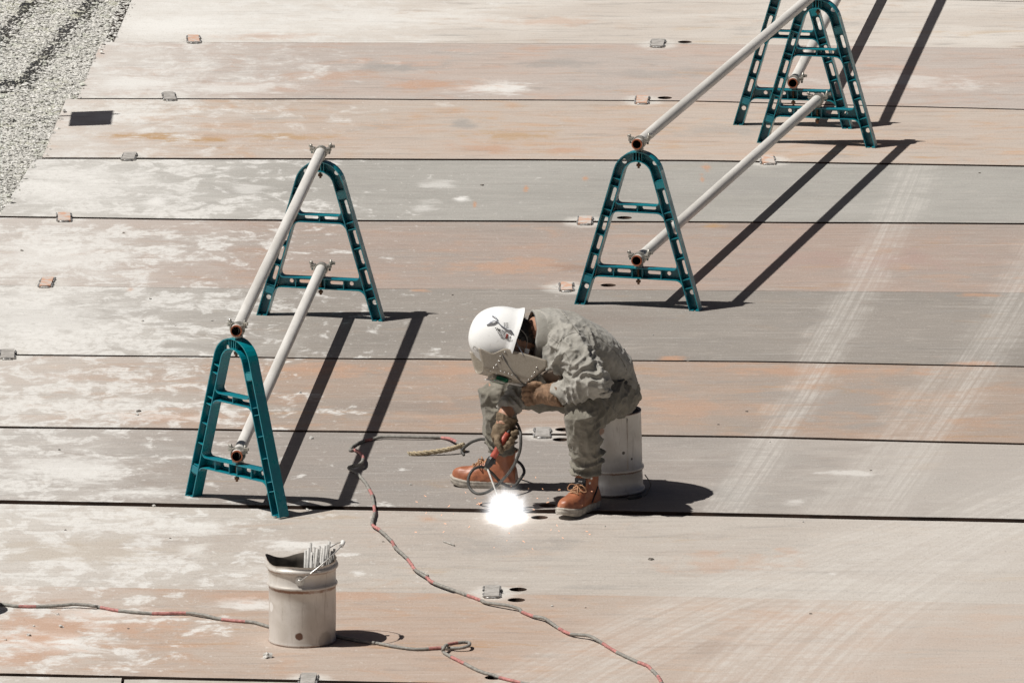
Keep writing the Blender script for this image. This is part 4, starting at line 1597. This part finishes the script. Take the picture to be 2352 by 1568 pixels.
# brim flare first
for fl, du in ((1.10, -.022), (1.085, -.017), (1.03, -.003)):
    rows_.append([H0 + HM @ Vector((du - .012 * max(0, -math.cos(a)), (.136 * fl) * math.cos(a), .113 * (1 + (fl - 1) * .8) * math.sin(a))) for a in brim])
for c_, s_ in prof[:-1]:
    rows_.append([hpt(a, c_ ** 0.82, s_) for a in brim])
vs = [p for r_ in rows_ for p in r_] + [H0 + HM @ Vector((.162, 0, 0))]
for i in range(len(rows_) - 1):
    for q in range(n):
        fs.append((i * n + q, i * n + (q + 1) % n, (i + 1) * n + (q + 1) % n, (i + 1) * n + q))
top = len(vs) - 1
i = len(rows_) - 1
for q in range(n):
    fs.append((i * n + q, i * n + (q + 1) % n, top))
# raised centre ridge
hm = MB().add(vs, fs, True)
helmet = part('helmet', hm, HELM, man)
inner = MB().add([H0 + (p - H0) * .965 + HM @ Vector((-.004, 0, 0)) for p in vs], fs, True)
part('helmet_lining', inner, STRAPK, helmet)
me_h = helmet.data
bh = bvh_of(helmet)
rr = random.Random(12)
STK = simple('sticker_ink', (0.06, 0.055, 0.05), 0.6)
STW = simple('sticker_paper', (0.55, 0.53, 0.50), 0.6, var=0.3, scale=90)
STRED = simple('sticker_red', (0.35, 0.06, 0.04), 0.6)


def decal(b, px, py, w, h, ang, mat_, nm, par, lift=0.0012):
    pts = []
    for sx, sy in ((-1, -1), (1, -1), (1, 1), (-1, 1)):
        x, y = sx * w / 2, sy * h / 2
        X, Y_ = px + x * math.cos(ang) - y * math.sin(ang), py + x * math.sin(ang) + y * math.cos(ang)
        hit_ = b.ray_cast(cam_p, ray(X, Y_).normalized())
        if hit_[0] is None:
            return None
        pts.append(hit_[0] + hit_[1] * lift)
    nn = (pts[1] - pts[0]).cross(pts[2] - pts[0]).normalized() * 0.0004
    return [p for p in pts], nn


def decal_mesh(lst, b, lift):
    mb_ = MB()
    for (px, py, w, h, ang) in lst:
        r_ = decal(b, px, py, w, h, ang, None, None, None, lift)
        if r_:
            pts, nn = r_
            mb_.add(pts + [p - nn * 2 for p in pts], [(0, 1, 2, 3), (7, 6, 5, 4), (0, 4, 5, 1), (1, 5, 6, 2), (2, 6, 7, 3), (3, 7, 4, 0)])
    return mb_


# lines of small characters stencilled on the shell beside the strap
glyphs = []
for line in range(7):
    for ch in range(rr.randint(5, 8)):
        x = 1138 + ch * 3.9 + line * 2.2
        y = 753 + line * 3.7 + ch * 1.35
        glyphs.append((x, y, rr.uniform(1.2, 2.8), rr.uniform(0.5, 2.4), 0.33 + rr.uniform(-.5, .5)))
glyphs.append((1146, 757.5, 4.5, 4.5, .7))
for line in range(3):
    for ch in range(4):
        glyphs.append((1158 + line * 4 + rr.uniform(-.5, .5), 742 + ch * 3.4, 1.0, 2.2, .1))
m_ = decal_mesh(glyphs, bh, 0.0009)
if m_.v:
    part('stencilled_marks', m_, STK, helmet)['kind'] = 'stuff'
m_ = decal_mesh([(1164, 772, 4.5, 11, .2)], bh, 0.0007)
if m_.v:
    part('small_label', m_, STRED, helmet)
m_ = decal_mesh([(1091, 799, 9, 7, .5), (1101, 805, 9, 7, .4)], bh, 0.0006)
if m_.v:
    part('front_label', m_, STW, helmet)


def strap(pts, w, th, mat_, nm, par, side):
    """flat webbing through 3-D points"""
    pts = catmull(pts, 5)
    return part(nm, MB().tube(pts, 0, 8, up=side, ell=[(th, w)] * len(pts)), mat_, par)


# dark band from the mask up over the shell, tied in a bow
b1 = [bh.ray_cast(cam_p, ray(x, y).normalized()) for x, y in ((1143, 740), (1150, 747), (1158, 753), (1166, 758), (1175, 761))]
bp = [h_[0] + h_[1] * .003 for h_ in b1 if h_[0] is not None]
if len(bp) > 2:
    strap(bp + [hd(-.03, .0, .108), hd(-.075, .045, .110)], .007, .0016, simple('blue_grey_band', (.20, .215, .26), .7), 'mask_band', helmet, lw)
for (xa, ya), (xb, yb) in (((1143, 737), (1118, 746)), ((1143, 734), (1130, 726)), ((1140, 738), (1124, 741))):
    h1, h2 = bh.ray_cast(cam_p, ray(xa, ya).normalized()), bh.ray_cast(cam_p, ray(xb, yb).normalized())
    if h1[0] is not None and h2[0] is not None:
        strap([h1[0] + h1[1] * .004, h1[0].lerp(h2[0], .5) + h1[1] * .010, h2[0] + h2[1] * .003], .0045, .0015, simple('blue_grey_bow', (.55, .58, .66), .7), 'band_bow', helmet, lw)
# chin strap round the ear
strap([hd(-.012, -.062, .095), hd(-.045, -.055, .088), hd(-.075, -.030, .080), hd(-.085, .015, .072), hd(-.105, .045, .055)], .0065, .0015, simple('pale_webbing', (.34, .33, .31), .8), 'chin_strap', helmet, lw)
strap([hd(-.012, .020, .100), hd(-.045, .012, .090), hd(-.080, .018, .076)], .0055, .0015, simple('pale_webbing2', (.30, .29, .27), .8), 'chin_strap', helmet, lw)
part('buckle', MB().box(hd(-.088, .020, .076), (.018, .020, .008), HM), GRIP, helmet)
strap([hd(-.02, -.125, .02), hd(-.035, -.118, .045), hd(-.030, -.09, .085)], .007, .0015, simple('pale_webbing3', (.45, .44, .42), .8), 'nape_strap', helmet, lw)

# --- face shield: a bent fibre sheet riveted together
k = NT('fibre_shield')
v = k.pos()
f = k.noise(v, 160, 4, 0.7)
f2 = k.noise(v, 14, 4, 0.6)
c = k.mix(k.step(f, 0.3, 0.7), (0.34, 0.30, 0.245), (0.27, 0.235, 0.185))
c = k.mix(k.math('MULTIPLY', k.step(f2, 0.5, 0.7), 0.3), c, (0.30, 0.25, 0.19))
FIB = k.fin(c, 0.5, 0.0, 0.5)


def cross_sec(s):
    """|s| 0 front centre .. 1 back edge -> (v fraction, w)"""
    a = abs(s)
    if a < 0.38:
        t = a / 0.38
        v_, w_ = 1.0 - 0.05 * t * t, 0.078 * t
    elif a < 0.55:
        t = (a - 0.38) / 0.17
        an = t * PI / 2
        v_, w_ = 0.95 - 0.20 * (1 - math.cos(an)), 0.078 + 0.027 * math.sin(an)
    else:
        t = (a - 0.55) / 0.45
        v_, w_ = 0.75 - 0.75 * t, 0.105 + 0.006 * t
    return v_, math.copysign(w_, s)


def vback(u):
    if u < 0.0:
        return 0.036
    if u < 0.06:
        t = u / 0.06
        return 0.036 + 0.038 * t * t * (3 - 2 * t)
    return 0.074 - 0.12 * (u - .06)


NU, NS = 26, 44
grid = []
for i in range(NU + 1):
    t = i / NU
    row = []
    for j in range(NS + 1):
        s = -1 + 2 * j / NS
        u = -.175 + .31 * t
        for _ in range(3):
            vf, w_ = cross_sec(s)
            vb = vback(u)
            vv = vb + (0.156 - vb) * vf
            umin = -.188 + max(0, vv - .060) * .72 + max(0, .062 - vv) * .55
            umax = .118 - max(0, vv - .070) * .60
            u = umin + (umax - umin) * t
        wscale = 1 + max(0, u - .02) * 0.35
        row.append(hd(u, vv, w_ * wscale))
    grid.append(row)
vs = [p for r_ in grid for p in r_]
fs = [(i * (NS + 1) + j, i * (NS + 1) + j + 1, (i + 1) * (NS + 1) + j + 1, (i + 1) * (NS + 1) + j) for i in range(NU) for j in range(NS)]
me = MB().add(vs, fs, True).mesh('shield_sheet')
ob = bpy.data.objects.new('tmp', me)
COL.objects.link(ob)
sm_ = ob.modifiers.new('s', 'SOLIDIFY')
sm_.thickness = 0.0025
dg = bpy.context.evaluated_depsgraph_get()
me2 = bpy.data.meshes.new_from_object(ob.evaluated_get(dg))
bpy.data.objects.remove(ob)
shield = part('face_shield', me2, FIB, man)
bs = bvh_of(shield)
# window holder and green filter glass on the front
fr_ = hd(-.018, .160, .012)
part('window_frame', MB().box(fr_, (.082, .014, .135), HM), FIB, shield)
k = NT('green_filter')
GREEN = k.fin((0.012, 0.075, 0.035), 0.15, 0, 0.6)
part('filter_glass', MB().box(hd(-.018, .163, .016), (.052, .016, .150), HM), GREEN, shield)
rv = MB()
for (x, y) in [(1160, 808), (1149, 818), (1146, 829), (1140, 838), (1134, 845), (1126, 851), (1120, 853), (1140, 858), (1150, 852), (1159, 855), (1168, 858), (1176, 861), (1186, 865), (1208, 878), (1214, 872), (1222, 864), (1228, 855), (1233, 844)]:
    h_ = bs.ray_cast(cam_p, ray(x, y).normalized())
    if h_[0] is not None:
        rv.ball(h_[0] + h_[1] * .0006, .0036, 8)
part('rivets', rv, EYELET, shield)['kind'] = 'stuff'
line = []
for (x, y) in [(1153, 812), (1158, 825), (1168, 840), (1180, 857), (1190, 870), (1202, 881)]:
    h_ = bs.ray_cast(cam_p, ray(x, y).normalized())
    if h_[0] is not None:
        line.append(h_[0] + h_[1] * .002)
if len(line) > 2:
    strap(line, .0065, .0016, STRAPK, 'mask_band', shield, lw)

# --- gloves
def finger(mb_, pts, r0, r1):
    c_ = catmull(pts, 3)
    m = len(c_)
    mb_.tube(c_, [r0 + (r1 - r0) * i / (m - 1) for i in range(m)], 10)
    mb_.ball(c_[-1], r1, 8)


# right hand, closed round the electrode holder
hA = Q(1166, 994, -.318)       # holder tail
hB = Q(1130, 1053, -.345)      # red handle lower end
hax = (hB - hA).normalized()
mb = MB()
mb.tube([Q(1166, 955, -.275), Q(1163, 962, -.278), Q(1160, 972, -.284), Q(1156, 984, -.292)], 0, 16, up=Vector((0, -1, 0)), ell=[(.050, .046), (.047, .042), (.040, .036), (.040, .032)])
mb.tube([Q(1158, 978, -.288), Q(1150, 992, -.30), Q(1146, 1004, -.305), Q(1147, 1014, -.31)], 0, 14, up=Vector((0, -1, 0)), ell=[(.038, .030), (.042, .028), (.036, .026), (.026, .022)])
for j, (dpy, ext) in enumerate(((0, 1.0), (13, 1.05), (25, .98), (35, .85))):
    x0, y0 = 1158 - j * 5, 984 + dpy * .95
    finger(mb, [Q(x0, y0, -.270), Q(x0 + 16 * ext, y0 + 1, -.268), Q(x0 + 28 * ext, y0 + 4, -.292), Q(x0 + 27 * ext, y0 + 9, -.335), Q(x0 + 19 * ext, y0 + 11, -.352)], .0125, .0105)
finger(mb, [Q(1146, 1000, -.315), Q(1142, 1014, -.345), Q(1148, 1028, -.362), Q(1152, 1036, -.362)], .0150, .0115)
gl = baked(mb, 0.0038, 2)
fold(gl, 0.003, 26, ((1, 0, 0), (0, 1, 0), (0, 0, 1)), [(Q(1160, 966, -.28), .05, Vector((-.3, 0, 1)), .018, .003, 0)], 2.0, 0.0006)
part('glove', gl, GLOVE, man)['label'] = 'olive brown leather glove closed round the electrode holder'

# left hand, resting across the lap with the fingers curled round spare rods
mb = MB()
mb.tube([Q(1292, 905, -.405), Q(1275, 905, -.39), Q(1256, 904, -.37), Q(1240, 905, -.355)], 0, 16, up=Vector((0, 0, 1)), ell=[(.060, .054), (.056, .050), (.048, .044), (.045, .038)])
mb.tube([Q(1246, 903, -.36), Q(1232, 904, -.345), Q(1220, 906, -.335)], 0, 14, up=Vector((0, 0, 1)), ell=[(.032, .044), (.030, .048), (.024, .044)])
for j in range(4):
    y0 = 890 + j * 11
    e = (1.0, 1.08, 1.0, .85)[j]
    finger(mb, [Q(1232, y0, -.350), Q(1232 - 22 * e, y0 + 1, -.352), Q(1232 - 28 * e, y0 + 4, -.325), Q(1232 - 20 * e, y0 + 5, -.298)], .0125, .0105)
finger(mb, [Q(1246, 888, -.365), Q(1230, 881, -.375), Q(1214, 882, -.362)], .0150, .0115)
gl = baked(mb, 0.0038, 2)
fold(gl, 0.0045, 22, ((1, 0, 0), (0, 1, 0), (0, 0, 1)), [(Q(1266, 905, -.39), .06, Vector((1, 0, .2)), .022, .004, 0)], 5.0, 0.0006)
part('glove', gl, GLOVE_L, man)['label'] = 'tan leather glove resting across the lap'

# --- boots
def make_boot(heel, toe, label):
    d = (toe - heel)
    L = 0.292
    ang = math.atan2(d.y, d.x)
    mid = (heel + toe) / 2
    M = Matrix.Translation(Vector((mid.x, mid.y, 0))) @ Matrix.Rotation(ang, 4, 'Z') @ Matrix.Translation(Vector((-L / 2, 0, 0)))

    def T(x, y, z):
        return M @ Vector((x, y, z))
    # sole outline
    half = [(0.0, .0), (.006, .022), (.025, .034), (.07, .037), (.12, .037), (.17, .044), (.215, .049), (.25, .046), (.275, .034), (.288, .018), (.292, .0)]
    dense = catmull([Vector((x, y, 0)) for x, y in half], 4)
    outl = [(p.x, p.y) for p in dense] + [(p.x, -p.y) for p in reversed(dense[1:-1])]
    nO = len(outl)
    spring = lambda x: 0.016 * max(0, (x - .20) / .09) ** 2
    lv = [(0.0, .955), (.004, 1.0), (.013, 1.03), (.020, 1.02), (.027, 1.035), (.031, 1.0)]
    vs_, fs_ = [], []
    for z_, s_ in lv:
        for (x, y) in outl:
            xx = .146 + (x - .146) * (s_ * .5 + .5)
            vs_.append(T(xx, y * s_, z_ + spring(x)))
    for i_ in range(len(lv) - 1):
        for q in range(nO):
            fs_.append((i_ * nO + q, i_ * nO + (q + 1) % nO, (i_ + 1) * nO + (q + 1) % nO, (i_ + 1) * nO + q))
    fs_.append(tuple(reversed(range(nO))))
    fs_.append(tuple((len(lv) - 1) * nO + q for q in range(nO)))
    mb_ = MB()
    prof_ = [(.006, .030, .026, .060), (.03, .036, .028, .10), (.07, .038, .028, .115), (.11, .038, .028, .10), (.15, .042, .028, .080), (.185, .045, .028, .064), (.22, .045, .028, .055), (.25, .040, .028, .048), (.272, .029, .028, .036), (.284, .014, .028, .020)]
    n_ = 20
    o_ = len(mb_.v)
    vv, ff = [], []
    for (x, hw, z0_, h_) in prof_:
        for q in range(n_):
            a = 2 * PI * q / n_
            cs, sn = math.cos(a), math.sin(a)
            y = hw * math.copysign(abs(cs) ** .8, cs)
            z = (z0_ + spring(x)) + (h_ * (max(0, sn) ** .85) if sn > 0 else 0.004 * sn)
            vv.append(T(x, y, z))
    for i_ in range(len(prof_) - 1):
        for q in range(n_):
            ff.append((i_ * n_ + q, i_ * n_ + (q + 1) % n_, (i_ + 1) * n_ + (q + 1) % n_, (i_ + 1) * n_ + q))
    ff.append(tuple(reversed(range(n_))))
    ff.append(tuple((len(prof_) - 1) * n_ + q for q in range(n_)))
    mb_.add(vv, ff)
    mb_.tube([T(.060, 0, .05), T(.060, 0, .09), T(.062, 0, .125), T(.062, 0, .155), T(.062, 0, .172)], 0, 18, up=M.to_3x3() @ Vector((0, 1, 0)),
             ell=[(.050, .036), (.050, .037), (.050, .039), (.054, .043), (.056, .045)])
    up_ = baked(mb_, 0.0042, 3)
    for v_ in up_.vertices:
        q_ = v_.co
        v_.co += v_.normal * (.0018 * noise.noise(q_ * 45) + .0015 * noise.noise(q_ * 22))
    upper = part('boot', up_, BOOT, man)
    upper['label'] = label
    part('sole', MB().add(vs_, fs_, False), SOLE, upper)
    bb = BVHTree.FromPolygons([v_.co + root_loc(upper) for v_ in up_.vertices], [tuple(p.vertices) for p in up_.polygons])

    def surf(x, y, z_from, lift):
        """drop onto the tongue line from in front and above"""
        o3 = T(x + .12, y, z_from + .12)
        dr = (T(x, y, z_from) - o3).normalized()
        h_ = bb.ray_cast(o3, dr)
        return (h_[0] + h_[1] * lift) if h_[0] is not None else None
    # laces crossing the tongue
    lc = MB()
    rowsl = [(.165, .062), (.148, .075), (.132, .090), (.122, .100)]
    prevp = None
    for (x, z) in rowsl:
        a_, m_, c_ = surf(x - .01, .024, z - .01, .001), surf(x, 0, z, .005), surf(x - .01, -.024, z - .01, .001)
        if a_ and m_ and c_:
            lc.tube(catmull([a_, m_, c_], 3), .0029, 6)
            if prevp:
                lc.tube(catmull([prevp[0], (prevp[0] + c_) / 2 + M.to_3x3() @ Vector((.006, 0, .006)), c_], 3), .0027, 6)
                lc.tube(catmull([prevp[1], (prevp[1] + a_) / 2 + M.to_3x3() @ Vector((.008, 0, .008)), a_], 3), .0027, 6)
            prevp = (a_, c_)
    b0 = surf(.130, 0, .090, .008)
    if b0:
        R3 = M.to_3x3()
        for s_ in (-1, 1):
            lc.tube(catmull([b0, b0 + R3 @ Vector((.012, s_ * .028, .006)), b0 + R3 @ Vector((.006, s_ * .046, -.018)), b0 + R3 @ Vector((.012, s_ * .026, -.02)), b0], 4), .0024, 6)
            lc.tube(catmull([b0, b0 + R3 @ Vector((.022, s_ * .012, -.012)), b0 + R3 @ Vector((.036, s_ * .020, -.034))], 4), .0024, 6)
    part('laces', lc, LACE, upper)
    ey = MB()
    for s_ in (-1, 1):
        for (x, z) in ((.098, .118), (.094, .138)):
            o3 = T(x, s_ * .12, z)
            h_ = bb.ray_cast(o3, (T(x, 0, z) - o3).normalized())
            if h_[0] is not None:
                ey.tube([h_[0] - h_[1] * .001, h_[0] + h_[1] * .002], .0048, 10)
    part('eyelets', ey, EYELET, upper)['kind'] = 'stuff'
    # dark padded collar band and side stripe
    cb_ = MB()
    ring_ = []
    for q in range(25):
        a = 2 * PI * q / 24
        ring_.append(T(.062 + .055 * math.cos(a), .0445 * math.sin(a), .168 + .006 * math.cos(a)))
    cb_.tube(ring_, .0075, 8, caps=False)
    part('padded_collar', cb_, BOOT, upper)
    return upper, T, bb


bootL, TL, bbL = make_boot(G(1364, 1162), G(1293, 1189), 'orange leather work boot pointing forward with a black tongue patch')
bootR, TR, bbR = make_boot(G(1189, 1121), G(1036, 1113), 'orange leather work boot in profile under the electrode holder')
# tongue with black patch on the forward boot
tg = [TL(.126, 0, .100), TL(.121, 0, .125), TL(.121, 0, .160)]
pt = MB()
R3 = (TL(1, 0, 0) - TL(0, 0, 0)).normalized()
S3 = (TL(0, 1, 0) - TL(0, 0, 0)).normalized()
part('tongue', MB().tube(tg, 0, 10, up=S3, ell=[(.006, .030), (.007, .033), (.005, .026)]), BOOT, bootL)
Mp = Matrix((R3, S3, R3.cross(S3))).transposed()
Mp = Mp @ Matrix.Rotation(-0.12, 3, 'Y')
part('tongue_patch', MB().box(TL(.131, 0, .125), (.004, .052, .032), Mp), BLACKP, bootL)
part('patch_mark', MB().box(TL(.1335, .002, .130), (.002, .018, .006), Mp).box(TL(.1335, .0, .120), (.002, .030, .0025), Mp), GRIP, bootL)
for s_ in (-1, 1):
    stp = []
    for (x, z) in ((.10, .035), (.085, .055), (.065, .075), (.05, .095)):
        o3 = TL(x, s_ * .12, z)
        h_ = bbL.ray_cast(o3, (TL(x, 0, z) - o3).normalized())
        if h_[0] is not None:
            stp.append(h_[0] + h_[1] * .0012)
    if len(stp) > 2:
        part('side_stripe', MB().tube(catmull(stp, 3), .0042, 6), BLACKP, bootL)

# ------------------------------------------------------------------ electrode holder, its cable, rods in the hands, the arc
HRED = simple('red_handle', (0.42, 0.085, 0.055), 0.5, var=0.35, scale=60)
hold = empty('electrode_holder', Vector((hB.x, hB.y, 0.0)))
tag(hold, 'red handled welding electrode holder gripped in the gloved hand', 'electrode holder')
part('handle', MB().tube([hA, hA.lerp(hB, .3), hA.lerp(hB, .9), hB], [.0125, .0135, .0140, .0125], 14), HRED, hold)
jaw = hB + hax * .045
hx = MB().tube([hB - hax * .004, hB + hax * .006, hB + hax * .028, jaw], [.016, .018, .0165, .011], 10, smooth=False)
hx.box(hB.lerp(jaw, .4) + Vector((.016, -.004, .004)), (.018, .016, .020))
head = part('holder_head', hx, BLACKP, hold)
part('jaw', MB().tube([jaw - hax * .012, jaw + hax * .010], [.0095, .0075], 8), simple('brass_jaw', (.30, .27, .21), .5, .5), hold)
ARC = G(1163, 1194, -0.007)
e0 = jaw - hax * .004
e1 = ARC + Vector((-.012, .02, .030))
thing('welding_rod', MB().tube([e0, e0.lerp(e1, .5), e1], .0036, 10), ROD, 'pale welding rod burning at its tip in the electrode holder', 'welding rod', base=e1)
ra, rb = Q(1113, 871, -.335), Q(1222, 886, -.335)
thing('welding_rod', MB().tube([ra, rb], .0030, 8), ROD, 'spare welding rod pinched in the tan glove below the face shield, upper of two', 'welding rod', 'spare rods in the tan glove', base=rb)
ra, rb = Q(1150, 877, -.328), Q(1226, 890, -.328)
thing('welding_rod', MB().tube([ra, rb], .0030, 8), ROD, 'shorter spare welding rod pinched in the tan glove below the other rod', 'welding rod', 'spare rods in the tan glove', base=rb)

# black lead from the holder, looping round the boot to the rope knot
lead = catmull([hA + hax * .02, hA - hax * .010, Q(1172, 978, -.30), Q(1184, 970, -.285), Q(1192, 982, -.31), Q(1196, 1000, -.36), Q(1194, 1035, -.38), Q(1178, 1072, -.38), Q(1152, 1104, -.36), Q(1122, 1128, -.33), Q(1096, 1133, -.30),
                Q(1079, 1120, -.27), Q(1076, 1097, -.25), Q(1088, 1077, -.23), Q(1108, 1072, -.19), Q(1128, 1084, -.15), Q(1152, 1108, -.12), Q(1178, 1117, -.085), Q(1196, 1098, -.02), Q(1204, 1083, .07),
                Q(1197, 1066, .13), Q(1178, 1052, .17), Q(1150, 1030, .22), Q(1125, 1012, .28), Q(1107, 1008, .33), Q(1085, 1014, .36), Q(1068, 1026, .385), Q(1061, 1036, .385), Q(1066, 1045, .37)], 6)
lead = [Vector((p.x, p.y, max(p.z, 0.0066))) for p in lead]
thing('welding_lead', MB().tube(lead, 0.0064, 10), CAB_K, 'black rubber lead looping from the electrode holder round the boot', 'cable')

# the arc: a tiny white-hot pool, an emissive ball imitating camera bloom and lit fume, and spatter
arc = empty('welding_arc', ARC)
tag(arc, 'blinding white welding arc with sparks on the steel plate', 'welding arc')
k = NT('arc_core')
em = k.n('ShaderNodeEmission')
em.inputs[0].default_value = (0.93, 0.97, 1.0, 1)
em.inputs[1].default_value = 30.0
k.t.links.new(em.outputs[0], k.out.inputs[0])
CORE = k.m
core_o = local('arc_core', MB().ball((0, 0, 0.018), (.018, .018, .016), 14), CORE, arc)
k = NT('arc_bloom_fume')
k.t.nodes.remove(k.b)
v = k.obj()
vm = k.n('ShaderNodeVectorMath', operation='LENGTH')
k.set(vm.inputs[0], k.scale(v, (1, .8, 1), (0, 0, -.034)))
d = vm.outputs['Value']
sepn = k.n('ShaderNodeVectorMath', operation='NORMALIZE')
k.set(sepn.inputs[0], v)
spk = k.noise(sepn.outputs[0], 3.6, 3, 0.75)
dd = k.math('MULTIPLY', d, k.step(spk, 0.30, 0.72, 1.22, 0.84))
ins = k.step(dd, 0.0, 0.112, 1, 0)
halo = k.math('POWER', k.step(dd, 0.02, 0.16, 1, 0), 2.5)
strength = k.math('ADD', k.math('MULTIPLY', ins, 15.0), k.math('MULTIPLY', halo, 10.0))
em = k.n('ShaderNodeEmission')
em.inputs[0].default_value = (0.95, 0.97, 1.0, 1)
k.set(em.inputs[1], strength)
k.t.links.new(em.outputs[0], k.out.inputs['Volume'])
BLOOM_FUME = k.m
fm = local('bloom_fume', MB().ball((0, 0, .034), (.165, .20, .165), 24), BLOOM_FUME, arc)
k = NT('spark')
em = k.n('ShaderNodeEmission')
em.inputs[0].default_value = (1.0, 0.92, 0.82, 1)
em.inputs[1].default_value = 1.4
k.t.links.new(em.outputs[0], k.out.inputs[0])
SPARK = k.m
k = NT('spark_orange')
em = k.n('ShaderNodeEmission')
em.inputs[0].default_value = (1.0, 0.50, 0.28, 1)
em.inputs[1].default_value = 1.6
k.t.links.new(em.outputs[0], k.out.inputs[0])
SPARK_O = k.m
rr = random.Random(21)
sp1, sp2 = MB(), MB()
for q in range(34):
    a = rr.uniform(0, 2 * PI)
    el = rr.uniform(0.05, 1.3)
    d = Vector((math.cos(a) * math.cos(el), math.sin(a) * math.cos(el), math.sin(el)))
    r0, r1 = rr.uniform(.02, .05), rr.uniform(.06, .125)
    if rr.random() < .2:
        r1 *= 1.25
    sp1.tube([d * r0 + Vector((0, 0, .02)), d * r1 + Vector((0, 0, .02))], [.0008, .0001], 4)
for q in range(46):
    a = rr.uniform(0, 2 * PI)
    r = rr.uniform(.12, .42)
    p = Vector((math.cos(a) * r, math.sin(a) * r * 1.6, rr.uniform(.004, .16) * (1 - r)))
    d = (p.normalized() + Vector((rr.uniform(-.6, .6), rr.uniform(-.6, .6), rr.uniform(-.8, .3)))).normalized()
    L_ = rr.uniform(.006, .013)
    p.z = max(p.z, .004)
    e = p + d * L_
    e.z = max(e.z, .003)
    sp2.tube([p, e], [.0012, .0007], 4)
so = local('sparks', sp1, SPARK, arc)
so['kind'] = 'stuff'
so = local('spatter', sp2, SPARK_O, arc)
so['kind'] = 'stuff'
